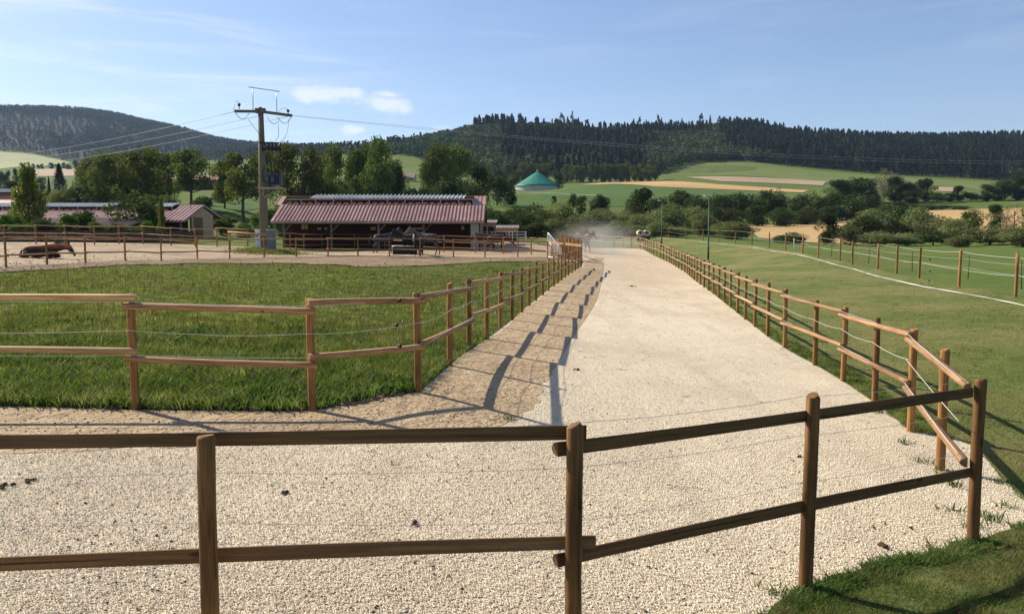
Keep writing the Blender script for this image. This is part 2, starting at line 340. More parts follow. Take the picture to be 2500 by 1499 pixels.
def leafmat(name, cols, trans=.35, objvar=.25, posvar=1.6, spec=.12):
    m, nt, b, o = mat(name)
    oi = N(nt, 'ShaderNodeObjectInfo'); n = noise_t(nt, posvar, 3, .6)
    c = ramp(nt, n, [(.32, cols[0]), (.5, cols[1]), (.68, cols[2])])
    hs = N(nt, 'ShaderNodeHueSaturation'); nt.links.new(c, hs.inputs['Color'])
    nt.links.new(mth(nt, 'ADD', mth(nt, 'MULTIPLY', oi.outputs['Random'], objvar * 2), 1 - objvar), hs.inputs['Value'])
    nt.links.new(mth(nt, 'ADD', mth(nt, 'MULTIPLY', oi.outputs['Random'], .05), .475), hs.inputs['Hue'])
    tr = N(nt, 'ShaderNodeBsdfTranslucent'); ms = N(nt, 'ShaderNodeMixShader'); ms.inputs[0].default_value = trans
    br = mix(nt, 1.0, hs.outputs[0], (1.35, 1.5, .8), 'MULTIPLY')
    nt.links.new(hs.outputs[0], b.inputs['Base Color']); nt.links.new(br, tr.inputs[0]); b.inputs['Roughness'].default_value = .75
    b.inputs['Specular IOR Level'].default_value = spec
    nt.links.new(b.outputs[0], ms.inputs[1]); nt.links.new(tr.outputs[0], ms.inputs[2]); nt.links.new(ms.outputs[0], o.inputs[0]); return m
M['gravel'] = gravel()
M['sandstrip'] = sand('compacted sandy track', [(.20, .135, .072), (.34, .245, .145), (.46, .35, .215)], 1.1)
M['paddock'] = sand('trodden paddock sand', [(.24, .165, .095), (.38, .28, .175), (.50, .39, .26)], 2.2, .7)
M['mud'] = sand('brown churned soil', [(.12, .078, .042), (.22, .15, .085), (.36, .26, .16)], 2.5)
M['ground'] = grassground('pasture turf', (.06, .10, .025), (.10, .145, .035), (.17, .15, .06), s=.6)
M['meadow'] = grassground('meadow turf', (.05, .07, .018), (.09, .12, .03), (.16, .135, .06), s=1)
M['lawn'] = grassground('mown turf', (.07, .10, .028), (.165, .195, .06), (.28, .225, .11), s=1.5, dryness=.7)
M['blade'] = leafmat('grass blade', [(.058, .078, .022), (.12, .142, .042), (.26, .25, .12)], .45, .0, 2.2)
M['bladeshort'] = leafmat('mown grass blade', [(.09, .13, .03), (.15, .185, .048), (.29, .24, .11)], .4, .0, .5)
M['weed'] = leafmat('broad weed leaf', [(.05, .075, .018), (.085, .12, .028), (.14, .17, .05)], .35, .0, 2)
M['dock'] = leafmat('dry dock stalk', [(.11, .07, .03), (.17, .115, .05), (.23, .17, .075)], .2, .0, 2)
LEAF = {'ash': leafmat('ash leaf', [(.06, .078, .018), (.10, .124, .03), (.155, .175, .05)]),
 'dark': leafmat('dark hedge leaf', [(.030, .045, .014), (.05, .070, .020), (.082, .103, .032)]),
 'willow': leafmat('grey willow leaf', [(.11, .125, .052), (.165, .182, .082), (.215, .23, .115)]),
 'yellow': leafmat('yellowing leaf', [(.09, .105, .018), (.15, .155, .03), (.22, .20, .045)]),
 'spruce': leafmat('spruce needles', [(.008, .018, .008), (.014, .028, .012), (.024, .042, .018)], .1),
 'pale': leafmat('pale dying leaf', [(.13, .12, .08), (.19, .17, .12), (.24, .21, .15)]),
 'shrub': leafmat('garden shrub leaf', [(.04, .08, .012), (.07, .125, .018), (.14, .16, .03)])}

# ------------------------------------------------------------------ ground
def terrain():
    rr = np.concatenate([[0.01], np.geomspace(.8, 5200, 480)])
    fr = np.radians(np.linspace(-50, 50, 400)); bk = np.radians(np.linspace(50, 310, 70)[1:-1]); aa = np.concatenate([fr, bk])
    X = rr[:, None] * np.sin(aa)[None]; Y = rr[:, None] * np.cos(aa)[None]
    Z = G(X, Y); nr, na = X.shape
    V = np.stack([X, Y, Z], -1).reshape(-1, 3)
    i, j = np.meshgrid(np.arange(nr - 1), np.arange(na), indexing='ij'); j2 = (j + 1) % na
    F = np.stack([i * na + j, i * na + j2, (i + 1) * na + j2, (i + 1) * na + j], -1).reshape(-1, 4)[:, ::-1]
    o = bpy.data.objects.new('ground', np_mesh('ground', V, F, [M['ground']], smooth=True)); COL.objects.link(o)
    tag(o, kind='structure')
terrain()
def inside(poly, x, y):
    x = np.asarray(x); y = np.asarray(y); c = np.zeros(x.shape, bool); n = len(poly)
    for i in range(n):
        x1, y1 = poly[i][:2]; x2, y2 = poly[(i + 1) % n][:2]
        if y1 == y2: continue
        k = ((y1 > y) != (y2 > y)) & (x < (x2 - x1) * (y - y1) / (y2 - y1) + x1); c ^= k
    return c
def ground_sheet(name, poly, m, lift, wob=.05, kind='structure', rel=.0):
    """a sheet draped on the ground; interior points every few percent of their distance"""
    pts = []
    for i in range(len(poly)):
        a = Vector(poly[i][:2]); b = Vector(poly[(i + 1) % len(poly)][:2]); L = (b - a).length
        D = max(3, (a.y + b.y) / 2); step = max(.12, D * .012); n = max(1, min(400, int(L / step)))
        for k in range(n):
            p = a.lerp(b, k / n); s = wob * max(1, p.y / 12)
            q = Vector((p.x * 3 / max(1, p.y / 12), p.y * 3 / max(1, p.y / 12), 0))
            pts.append(Vector((p.x + s * noise.noise(q), p.y + s * noise.noise(q + Vector((9, 3, 1))))))
    xs = np.array([p.x for p in pts]); ys = np.array([p.y for p in pts]); ymin = max(1.5, ys.min()); inn = []
    y = ymin
    while y < ys.max():
        st = max(.25, abs(y) * .03); k = int((xs.max() - xs.min()) / st) + 1
        if k > 600: st = (xs.max() - xs.min()) / 600; k = 600
        xx = xs.min() + (np.arange(k) + rng.random()) * st; yy = np.full(k, y) + (rng.random(k) - .5) * st * .3
        ok = inside([tuple(p) for p in pts], xx, yy); inn += [Vector((a, b)) for a, b in zip(xx[ok], yy[ok])]
        y += st
    nb = len(pts)
    r = delaunay_2d_cdt(pts + inn, [], [list(range(nb))], 1, 1e-5)
    v2 = np.array([(p.x, p.y) for p in r[0]]); z = G(v2[:, 0], v2[:, 1]) + lift + np.maximum(0, v2[:, 1] - 10) * rel
    F = np.array([f for f in r[2] if len(f) == 3]); a, b, c = v2[F[:, 0]], v2[F[:, 1]], v2[F[:, 2]]
    cr = (b[:, 0] - a[:, 0]) * (c[:, 1] - a[:, 1]) - (b[:, 1] - a[:, 1]) * (c[:, 0] - a[:, 0]); F[cr < 0] = F[cr < 0][:, ::-1]
    me = np_mesh(name, np.c_[v2, z], F, [m], smooth=True)
    o = bpy.data.objects.new(name, me); COL.objects.link(o); tag(o, kind=kind); return o
def HP(*pp): return [tuple(hit(*p))[:2] for p in pp]
LFENCE = HP((-250,1005),(331,1002),(763,1005),(1021,958),(1098,894),(1146,855),(1189,829),(1222,801),(1250,783),(1290,748),(1340,706),(1380,679),(1419,653))
RFENCE = HP((1562,609),(1572,612),(1590,621),(1617,632),(1633,641),(1649,652),(1675,668),(1700,689),(1723,706),(1760,732),(1800,765),(1850,805),(1924,857),(1974,883),(2038,919),(2116,970),(2223,1055))
TRACK = [(-14, 2.0)] + [(-14, 9.0)] + LFENCE[1:] + HP((1423,640),(1395,622),(1340,617),(1345,600),(1400,600),(1450,607),(1521,607)) + RFENCE + \
    HP((2300,1060),(2389,1096),(2440,1165),(2500,1222),(2560,1270),(2540,1285),(2500,1287),(2372,1325),(2250,1358),(2120,1388),(1914,1462),(1860,1515)) + [(1.35, 4.6), (.6, 4.0), (-1.2, 3.2), (-2, 2.0)]
TRACK_POLY = TRACK
ground_sheet('gravel_track', TRACK, M['gravel'], .006, .06, rel=.0006)
SANDP = [(-14, 8.9)] + [(x + .05, y) for x, y in LFENCE[1:]] + HP((1424,640),(1440,628),(1478,632),(1474,645)) + HP((1475,655),(1455,700),(1440,740),(1420,790),(1390,850),(1350,905),(1330,940),(1300,1005),(1230,1040),(1150,1062),(900,1075),(600,1085),(300,1098),(0,1110)) + [(-14, 6.8)]
ground_sheet('sand_track', SANDP, M['sandstrip'], .010, .12, rel=.0008)
PADP = HP((-60,662),(0,657),(100,652),(205,647),(306,641),(394,640),(482,636),(561,636),(645,633),(723,631),(868,630),(1025,631),(1184,633),(1337,633),(1385,640),(1415,645),(1410,625),(1385,612),(1330,602),(1300,594),(1235,590),(1180,604),(1150,616),(900,616),(700,613),(640,607),(560,603),(400,598),(200,594),(0,593),(-60,593))
ground_sheet('paddock_sand', PADP, M['paddock'], .02, .1, rel=.0008)
MUDP = HP((-60,676),(0,668),(100,662),(205,657),(306,650),(394,648),(482,645),(561,645),(700,645),(800,648),(900,655),(1000,652),(1100,648),(1200,641),(1337,640),(1390,648),(1385,636),(1337,630),(1184,630.5),(1025,628.5),(868,627.5),(723,628.5),(645,630),(561,633),(482,633.5),(394,637),(306,638.5),(205,644),(100,649),(0,654),(-60,659))
ground_sheet('churned_soil', MUDP, M['mud'], .035, .25, rel=.0009)
MEADOW = [(-14, 9.0)] + [(x, y) for x, y in LFENCE[1:]] + HP((1400,648),(1337,640),(1200,641),(1100,648),(1000,652),(900,655),(800,648),(700,645),(561,645),(482,645),(394,648),(306,650),(205,657),(100,662),(0,668),(-60,676)) + [(-26, 28)]
ground_sheet('meadow', MEADOW, M['meadow'], .006, .02, rel=.0004)
BANK = HP((230,1000),(331,999),(450,1001),(600,1002),(763,1001),(880,988),(1010,957),(1004,945),(960,940),(900,958),(860,972),(760,978),(700,962),(640,972),(600,988),(520,975),(450,985),(380,990),(300,994))
ground_sheet('bank_soil', BANK, M['mud'], .022, .12)
LAWN = HP((2560,745),(2479,724),(2341,700),(2243,680),(2142,658),(2050,638),(1997,629),(1918,612),(1836,599),(1717,588),(1633,581),(1595,579),(1538,577),(1500,590),(1521,606)) + RFENCE + HP((2300,1060),(2389,1096),(2440,1165),(2500,1222),(2600,1300)) + [(9, 5), (20, 12)]
ground_sheet('mown_lawn', LAWN, M['lawn'], .006, .02, rel=.0003)
def field(name, pix, m, lift=.004): return ground_sheet(name, HP(*pix), m, .05, .0, rel=lift * .09)
M['stubble'] = sand('golden stubble', [(.30, .19, .075), (.40, .26, .105), (.50, .34, .15)], 1, .05)
M['plough'] = sand('reddish bare earth', [(.25, .175, .105), (.32, .23, .14), (.38, .29, .18)], 1, .03)
M['crop'] = grassground('pale green crop', (.10, .135, .042), (.135, .17, .055), (.17, .185, .07), s=.05)
M['crop2'] = grassground('deep green crop', (.055, .10, .028), (.08, .13, .038), (.10, .14, .045), s=.05)
M['crop3'] = grassground('dull maize green', (.07, .10, .03), (.10, .13, .04), (.12, .14, .05), s=.05)
M['road'] = simple('pale farm track', (.42, .40, .35), .95, .1, .5)
M['dryhay'] = sand('pale mown hay', [(.20, .23, .085), (.26, .28, .11), (.32, .32, .14)], 1, .05)
field('stubble_field', [(1825,549),(1900,540),(2000,532),(2087,527),(2200,519),(2323,513),(2410,511),(2560,505),(2560,575),(2300,590),(2100,596),(1960,592),(1852,582)], M['stubble'])
field('tan_field', [(1418,452),(1530,443),(1750,451),(1975,466),(1960,471),(1750,463),(1600,457)], M['stubble'], .005)
field('ploughed_field', [(1672,434),(1760,432),(1885,436),(2018,444),(2009,454),(1851,447),(1760,444)], M['plough'], .005)
field('bare_field', [(2280,457),(2340,458),(2338,469),(2284,468)], M['plough'], .005)
field('upper_crop_field', [(1612,402),(1750,397),(1850,400),(1990,418),(2110,428),(2240,437),(2420,446),(2420,470),(2340,456),(2060,450),(1885,434),(1750,429),(1612,432)], M['crop'], .003)
field('maize_field', [(1611,408),(1740,404),(1850,408),(1840,416),(1740,424),(1612,430)], M['crop3'], .004)
field('green_field', [(1380,464),(1410,455),(1600,460),(1750,466),(1900,476),(1800,500),(1500,505),(1190,508),(1190,483),(1270,478)], M['crop2'], .002)
field('hill_pasture', [(-60,370),(0,371),(90,377),(172,397),(120,404),(0,413),(-60,413)], M['dryhay'], .002)
field('fallow_field', [(60,414),(185,412),(185,430),(80,431)], M['plough'], .003)
field('valley_meadow', [(460,500),(500,475),(580,472),(660,480),(660,505),(560,523),(470,523)], M['crop2'], .002)
field('slope_meadow', [(962,415),(1040,407),(1050,425),(980,430)], M['crop'], .003)
def strip(name, pix, w, m, lift, rel):
    c = [hit(*p) for p in pix]; V = []; out = []
    pts = []
    for a, b in zip(c[:-1], c[1:]):
        n = max(2, int((b - a).length / max(.15, a.y * .02)))
        n = min(n, 200)
        pts += [a.lerp(b, i / n) for i in range(n)]
    pts.append(c[-1])
    vs = []; fs = []
    for i, p in enumerate(pts):
        t = (pts[min(i + 1, len(pts) - 1)] - pts[max(0, i - 1)]); t.z = 0; t.normalize(); nrm = Vector((-t.y, t.x, 0))
        ww = w * (.85 + .9 * noise.noise(p * 1.3) + .5 * noise.noise(p * 5.1)) / 2
        for s in (-1, 1):
            q = p + nrm * (s * ww + .5 * w * .25 * noise.noise(p * 3.1 + Vector((s, 0, 0)))); vs.append((q.x, q.y, g(q.x, q.y) + lift + rel * max(0, q.y - 10)))
        if i: k = 2 * i; fs.append((k - 2, k - 1, k + 1, k)[::-1])
    mb = MB(); mb.add(vs, fs); o = mb.build(name, m); tag(o, kind='structure'); return o
M['chalk'] = sand('chalk line', [(.6, .58, .45), (.72, .7, .56), (.8, .78, .66)], .5, 4)
strip('chalk_line', [(2600,775),(2500,748),(2407,728.6),(2255,702),(2171,683),(2087,659.6),(1986,632.6),(1918,619),(1838,605.7),(1750,596),(1704,591),(1617,583.5),(1585,580.5)], .13, M['chalk'], .022, .0006)
strip('farm_track', [(1190,481),(1260,479),(1300,480),(1400,484),(1480,487)], 2.2, M['road'], .2, .004)
strip('country_road', [(2190,489),(2260,487),(2340,488),(2440,486),(2560,483)], 3.5, M['road'], .2, .004)

# ------------------------------------------------------------------ grass and stones (uncountable)
def stones(name, P2, smin, smax, m, seed, kind='stuff', flat=.6):
    r = np.random.default_rng(seed); n = len(P2); z = G(P2[:, 0], P2[:, 1]) + .012; s = smin + (smax - smin) * r.random(n) ** 2
    base = np.array([(1, 0, 0), (-1, 0, 0), (0, 1, 0), (0, -1, 0), (0, 0, 1), (0, 0, -.4)], float)
    th = r.random(n) * 6.283; c, q = np.cos(th), np.sin(th); J = base[None] * (.65 + .7 * r.random((n, 6, 1)))
    J = J * np.stack([s, s * (.6 + .4 * r.random(n)), s * flat], -1)[:, None, :]
    X = J[..., 0] * c[:, None] - J[..., 1] * q[:, None]; Y = J[..., 0] * q[:, None] + J[..., 1] * c[:, None]
    V = np.stack([X + P2[:, :1], Y + P2[:, 1:2], J[..., 2] + z[:, None]], -1).reshape(-1, 3)
    f = np.array([(0,2,4),(2,1,4),(1,3,4),(3,0,4),(2,0,5),(1,2,5),(3,1,5),(0,3,5)]); F = (np.arange(n)[:, None, None] * 6 + f[None]).reshape(-1, 3)
    o = bpy.data.objects.new(name, np_mesh(name, V, F, [m])); COL.objects.link(o); tag(o, kind=kind); return o
def scatter(poly, n, pw=1.0, ymin=None, ymax=None, seed=1):
    """points in polygon, density falling with distance"""
    r = np.random.default_rng(seed); xs = np.array([p[0] for p in poly]); ys = np.array([p[1] for p in poly])
    y0 = ymin or max(3, ys.min()); y1 = ymax or ys.max(); out = []; tot = 0
    while tot < n:
        k = n * 3; a = r.random(k)
        Y = y0 * (y1 / y0) ** a                     # density ~1/y in y
        lim = .75 * Y
        X = (r.random(k) * 2 - 1) * lim
        ok = inside(poly, X, Y); out.append(np.stack([X[ok], Y[ok]], -1)); tot += ok.sum()
    return np.concatenate(out)[:n]
def blades(name, P2, h, w, m, seed=2, lean=.35, kind='stuff', wig=1.0):
    r = np.random.default_rng(seed); n = len(P2); x, y = P2[:, 0], P2[:, 1]; z = G(x, y) - .01
    hh = h * (.5 + r.random(n)); sc = np.maximum(1, y / 14) ** .6
    th = r.random(n) * 2 * np.pi; ww = w * (.6 + .8 * r.random(n)) * np.maximum(1, y / 9) ** .9
    la = r.random(n) * 2 * np.pi; ll = hh * lean * (.3 + r.random(n)); dx, dy = np.cos(th) * ww / 2, np.sin(th) * ww / 2; lx, ly = np.cos(la) * ll, np.sin(la) * ll
    V = np.stack([np.c_[x - dx, y - dy, z], np.c_[x + dx, y + dy, z], np.c_[x + lx * .4 + dx * .7, y + ly * .4 + dy * .7, z + hh * .6], np.c_[x + lx * .4 - dx * .7, y + ly * .4 - dy * .7, z + hh * .6], np.c_[x + lx, y + ly, z + hh]], 1).reshape(-1, 3)
    b = np.arange(n)[:, None] * 5
    F = np.concatenate([b + [0, 1, 2], b + [0, 2, 3], b + [3, 2, 4]])
    o = bpy.data.objects.new(name, np_mesh(name, V, F, [m])); COL.objects.link(o); tag(o, kind=kind); return o
def lownoise(P2, s, seed=0): return np.array([noise.noise(Vector((p[0] * s, p[1] * s, seed))) for p in P2])
pm = scatter(MEADOW, 215000, ymin=8.6, seed=3); kb = inside(BANK, pm[:, 0], pm[:, 1]) & (lownoise(pm, 2.0, 1) > -.22); pm = pm[~kb]; ln = lownoise(pm, .55, 4); edge = np.clip(1.5 - (pm[:, 1] - 9) / 6, .0, 1)
blades('meadow_grass', pm, .05 + .07 * np.clip(ln + .3, 0, 1) + .07 * edge, .010, M['blade'], 5, .75)
pf = scatter(MEADOW, 420, ymin=9, ymax=30, seed=71); stones('clover_flowers', pf, .008, .016, M['white'], 72, flat=6.0)
pb = scatter(BANK, 900, ymin=8.5, seed=61); stones('bank_clods', pb, .02, .07, M['mud'], 62)
pw = scatter(MEADOW, 26000, ymin=8.6, ymax=16, seed=31); k = lownoise(pw, .8, 8) + .6 * np.clip(1.6 - (pw[:, 1] - 9) / 3.5, 0, 1) > .05; pw = pw[k]
blades('broadleaf_weeds', pw, .13, .034, M['weed'], 6, 1.0)
pd_ = scatter(MEADOW, 4600, ymin=12, seed=32); k = lownoise(pd_, .18, 18) > .1; pd_ = pd_[k]
blades('dry_dock_stalks', pd_, .26, .010, M['dock'], 9, .12)
LAWNG = LAWN
pl = scatter(LAWNG, 160000, ymin=5, ymax=40, seed=5); blades('mown_grass', pl, .028, .008, M['bladeshort'], 7, .8)
pt = scatter(LAWNG, 26000, ymin=6, ymax=75, seed=81); kt = lownoise(pt, .9, 11) + .6 * lownoise(pt, 4, 2) > .22; blades('lawn_tufts', pt[kt], .05, .009, M['blade'], 82, .9)
pt = scatter(LAWNG, 16000, ymin=6, ymax=60, seed=83); kt = lownoise(pt, .5, 21) + .5 * lownoise(pt, 3, 4) > .18; blades('dry_lawn_stems', pt[kt], .035, .008, M['dock'], 84, 1.1)
# verge along the right-hand posts and the corner mound
VERGE = HP((1723,704),(1800,763),(1924,855),(1974,881),(2038,917),(2116,968),(2223,1053),(2330,1075),(2223,1010),(2130,935),(2060,895),(1990,860),(1930,835),(1820,760),(1740,700))
pv = scatter(VERGE, 16000, ymin=7, seed=12); blades('verge_grass', pv, .07, .009, M['blade'], 8, .6)
CORNER = HP((2540,1285),(2500,1287),(2372,1325),(2250,1358),(2120,1388),(1914,1462),(1860,1515)) + [(1.3, 4.6), (1.0, 3.6), (5, 3.2), (6.5, 6.2)]
ground_sheet('corner_lawn', [(x, y) for x, y in CORNER], M['meadow'], .018, .03)
pc = scatter(CORNER, 75000, ymin=3.4, seed=14); blades('corner_grass', pc, .04 + .06 * np.clip(lownoise(pc, 2.2, 3) + .1, 0, 1), .006, M['blade'], 18, .8)
CEDGE = HP((2560,1275),(2500,1280),(2372,1318),(2250,1352),(2120,1380),(1914,1455),(1850,1500),(1880,1530),(1980,1480),(2120,1430),(2280,1385),(2400,1350),(2560,1320))
pe = scatter(CEDGE, 9000, ymin=3.6, seed=15); ke = lownoise(pe, 2.6, 6) > -.05; blades('clover_edge', pe[ke], .055, .014, M['weed'], 19, 1.1)
cw = [hit(*p) for p in ((2405, 1262), (2430, 1275), (2380, 1290), (2300, 1155), (2250, 1130), (2340, 1190), (2440, 1180), (2460, 1240), (2330, 1250), (2210, 1085), (2150, 1010), (2310, 1180), (2275, 1345), (2180, 1372), (1905, 1450), (1240, 1025))]
cwp = np.concatenate([np.c_[p.x + rng.normal(size=34) * .055, p.y + rng.normal(size=34) * .05] for p in cw]); blades('gravel_weeds', cwp, .075, .012, M['weed'], 91, .9)
pq = scatter(CORNER, 15000, ymin=3.4, seed=92); kq = lownoise(pq, 1.6, 12) > -.02; blades('dry_corner_stems', pq[kq], .06, .005, M['dock'], 93, .9)
def stonemat():
    m, nt, b, o = mat('limestone chip'); tc = N(nt, 'ShaderNodeTexCoord'); v = N(nt, 'ShaderNodeTexVoronoi', i_Scale=55.0); nt.links.new(tc.outputs['Object'], v.inputs[0])
    sx = N(nt, 'ShaderNodeSeparateColor'); nt.links.new(v.outputs['Color'], sx.inputs[0])
    nt.links.new(ramp(nt, sx.outputs[0], [(0, (.44, .33, .20)), (.3, (.72, .61, .43)), (1, (.92, .84, .67))]), b.inputs['Base Color']); return m
M['chip'] = stonemat()
sandin = lambda p: inside(SANDP, p[:, 0], p[:, 1])
ps = scatter(TRACK, 250000, ymin=3.6, ymax=20, seed=21); ps = ps[~sandin(ps)]; stones('loose_gravel', ps, .004, .0105, M['chip'], 22)
pk = scatter(TRACK, 3600, ymin=3.8, ymax=34, seed=23); kk = lownoise(pk, .9, 2) + .5 * lownoise(pk, 3.1, 5) > .08; stones('scattered_clods', pk[kk], .004, .017, M['dung'], 24)
pk = scatter(SANDP, 3200, ymin=6.5, seed=33); stones('sandy_crumbs', pk, .004, .018, M['mud'], 34)
pk = scatter(MUDP, 4000, ymin=25, seed=26); stones('soil_clods', pk, .03, .13, M['mud'], 27)
pk = scatter(PADP, 2600, ymin=25, seed=28); stones('sand_clods', pk, .03, .13, M['paddock'], 29)
# ------------------------------------------------------------------ buildings
def sheet(mb, A, B, C, D, pitch, h):
    """profiled metal sheet: A-B along the eave, A-D up the slope (D above A, C above B)"""
    A, B, C, D = map(Vector, (A, B, C, D)); n = max(1, int((B - A).length / pitch)); up = (B - A).cross(D - A).normalized()
    if up.z < 0: up = -up
    us = []
    for i in range(n):
        for f, k in ((0, 0), (.80, 0), (.84, 1), (.96, 1)): us.append(((i + f) / n, k))
    us.append((1, 0)); vs = []
    for u, k in us: vs.append(A.lerp(B, u) + up * h * k)
    for u, k in us: vs.append(D.lerp(C, u) + up * h * k)
    m = len(us); mb.add(vs, [(i, i + 1, m + i + 1, m + i) for i in range(m - 1)]); return mb
def slab(mb, A, B, C, D, t):
    A, B, C, D = map(Vector, (A, B, C, D)); up = (B - A).cross(D - A).normalized()
    if up.z < 0: up = -up
    lo = [p - up * t for p in (A, B, C, D)]; mb.add([A, B, C, D] + lo, [(0,1,2,3),(7,6,5,4),(0,4,5,1),(1,5,6,2),(2,6,7,3),(3,7,4,0)]); return mb
def crest(mb, x0, x1, y, z, pitch, h):
    n = int((x1 - x0) / pitch); pr = []
    for i in range(n):
        a = x0 + i * pitch; pr += [(a, .02), (a + pitch * .16, h), (a + pitch * .62, h), (a + pitch * .78, .02)]
    for y0, fl in ((y - .025, 0), (y + .025, 1)):
        vs = [(x, y0, z) for x, _ in pr] + [(x, y0, z + q) for x, q in pr]; m = len(pr)
        if not fl: V = vs
    m = len(pr); V = [(x, y - .025, z) for x, _ in pr] + [(x, y - .025, z + q) for x, q in pr] + [(x, y + .025, z + q) for x, q in pr]
    mb.add(V, [(i, i + 1, m + i + 1, m + i) for i in range(m - 1)] + [(m + i, m + i + 1, 2 * m + i + 1, 2 * m + i) for i in range(m - 1)])
def stable():
    D0, hd = 68.0, 5.2; ze = P(0, 540, D0).z; zr = P(0, 479, D0 + hd).z; xl = P(660, 540, D0).x; xr = P(1181, 540, D0).x
    gz = g((xl + xr) / 2, 70) - .05; sl = (zr - ze) / hd; T = .64 * hd
    t = thing('stable', 'long open-fronted stable with red ribbed metal roof and raised white ridge vent', 'stable', ((xl + xr) / 2, D0 + hd, gz))
    zz = lambda d: ze + sl * d
    xe = P(1158, 480, D0 + hd).x; xs = P(712, 486, D0 + hd).x
    mb = MB(); sheet(mb, (xl, D0, ze), (xr, D0, ze), (xr, D0 + T, zz(T)), (xl, D0 + T, zz(T)), .30, .075)
    sheet(mb, (xe, D0 + T, zz(T)), (xr, D0 + T, zz(T)), (xr, D0 + hd, zr), (xe, D0 + hd, zr), .30, .045)
    sheet(mb, (xl, D0 + T, zz(T)), (xs - 1.0, D0 + T, zz(T)), (xs - 1.0, D0 + hd, zr), (xl, D0 + hd, zr), .30, .045)
    sheet(mb, (xl, D0 + 2 * hd, ze), (xr, D0 + 2 * hd, ze), (xr, D0 + 2 * hd - T, zz(T)), (xl, D0 + 2 * hd - T, zz(T)), .30, .045)
    mb.box((xr + .03, D0 + hd * .5, (ze + zr) / 2 - .08), (.04, hd / math.cos(math.atan(sl)), .22), Matrix.Rotation(math.atan(sl), 3, 'X'))
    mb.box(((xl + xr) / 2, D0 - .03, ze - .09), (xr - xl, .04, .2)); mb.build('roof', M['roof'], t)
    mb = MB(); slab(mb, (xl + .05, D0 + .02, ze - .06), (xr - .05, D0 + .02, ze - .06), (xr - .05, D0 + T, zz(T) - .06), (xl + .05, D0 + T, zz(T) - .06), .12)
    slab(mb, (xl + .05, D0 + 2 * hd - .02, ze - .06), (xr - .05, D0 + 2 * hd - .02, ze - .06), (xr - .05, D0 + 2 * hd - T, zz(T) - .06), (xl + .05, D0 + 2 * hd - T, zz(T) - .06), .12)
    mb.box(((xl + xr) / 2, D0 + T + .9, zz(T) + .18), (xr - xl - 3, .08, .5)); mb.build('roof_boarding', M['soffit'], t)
    # raised vent: corrugated cap on struts
    c0 = D0 + hd - 1.5; zc = P(0, 487, c0).z; cl = P(755, 480, c0).x; cr = P(1135, 480, c0).x
    mb = MB(); sheet(mb, (cl, c0, zc + .1), (cr, c0, zc + .1), (cr, c0 + 1.9, zc + .42), (cl, c0 + 1.9, zc + .42), .34, .12)
    slab(mb, (cl, c0 + .02, zc + .09), (cr, c0 + .02, zc + .09), (cr, c0 + 1.9, zc + .41), (cl, c0 + 1.9, zc + .41), .02); mb.build('ridge_vent', M['cap'], t)
    mb = MB(); mb.box(((xs + xe) / 2, c0 - .02, zc + .0), (xe - xs, .09, .12)).box(((xs + xe) / 2, c0 + 1.95, zc + .3), (xe - xs, .09, .12))
    mb.box(((xs + cl) / 2, c0 + .9, zc + .26), (cl - xs, 1.7, .05)).box(((xe + cr) / 2, c0 + .9, zc + .26), (xe - cr, 1.7, .05)); mb.build('vent_beam', M['roof'], t)
    for px in (736, 771, 815, 858, 902, 946, 989, 1032, 1076, 1120, 1155):
        x = P(px, 500, c0).x; MB().beam((x, c0 - .06, zz(c0 - D0 - .4) + .1), (x, c0 - .06, zc), .07, .07, (0, 1, 0)).beam((x, c0 - .06, zc), (x, c0 + 1.9, zc + .22), .06, .06).build('strut', M['steel'], t)
    mb = MB(); crest(mb, xs, xe, D0 + T + .05, zz(T) + .05, .62, .14)
    mb.build('closure_strip', M['tile'], t)
    wy = D0 + 3.0; wl = P(690, 560, wy).x; wr = P(1163, 560, wy).x
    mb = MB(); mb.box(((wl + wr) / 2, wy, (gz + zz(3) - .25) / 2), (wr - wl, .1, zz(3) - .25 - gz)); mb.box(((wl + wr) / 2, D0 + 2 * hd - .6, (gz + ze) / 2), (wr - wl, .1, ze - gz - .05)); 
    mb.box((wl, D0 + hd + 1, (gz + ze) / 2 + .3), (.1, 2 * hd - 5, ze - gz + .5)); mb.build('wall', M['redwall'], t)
    mb = MB(); x = xr - .45
    mb.add([(x, D0 + .6, ze + .0), (x, D0 + 2 * hd - .6, ze + .0), (x, D0 + hd, zr - .3)], [(0, 1, 2)]); mb.box((x, D0 + hd + 1.5, (gz + ze) / 2), (.08, 7.2, ze - gz)); mb.build('gable_wall', M['oldwood'], t)
    for (a, b, c, d) in ((736, 752, 548, 560), (775, 784, 556, 561), (792, 799, 556, 561), (905, 917, 555, 562), (1005, 1031, 556, 561), (1126, 1133, 552, 561)):
        p = P(a, c, wy - .06); q = P(b, d, wy - .06); w = MB().box(((p.x + q.x) / 2, wy - .08, (p.z + q.z) / 2), (q.x - p.x, .04, p.z - q.z)).build('window', M['render'], t)
        if b - a > 10: MB().box(((p.x + q.x) / 2, wy - .11, (p.z + q.z) / 2), (.05, .03, p.z - q.z)).box(((p.x + q.x) / 2, wy - .11, p.z + .03), (q.x - p.x + .1, .04, .06)).build('frame', M['oldwood'], w)
    for px in (693, 809, 924, 1034):
        x = P(px, 560, D0 + .5).x; MB().box((x, D0 + .5, (gz + ze) / 2), (.18, .18, ze - gz - .1)).beam((x, D0 + .5, ze - .9), (x + .7, D0 + .5, ze - .15), .1, .1).build('post', M['oldwood'], t)
    MB().box(((xl + xr) / 2, D0 + .5, ze - .16), (xr - xl - .6, .2, .2)).build('eave_beam', M['soffit'], t)
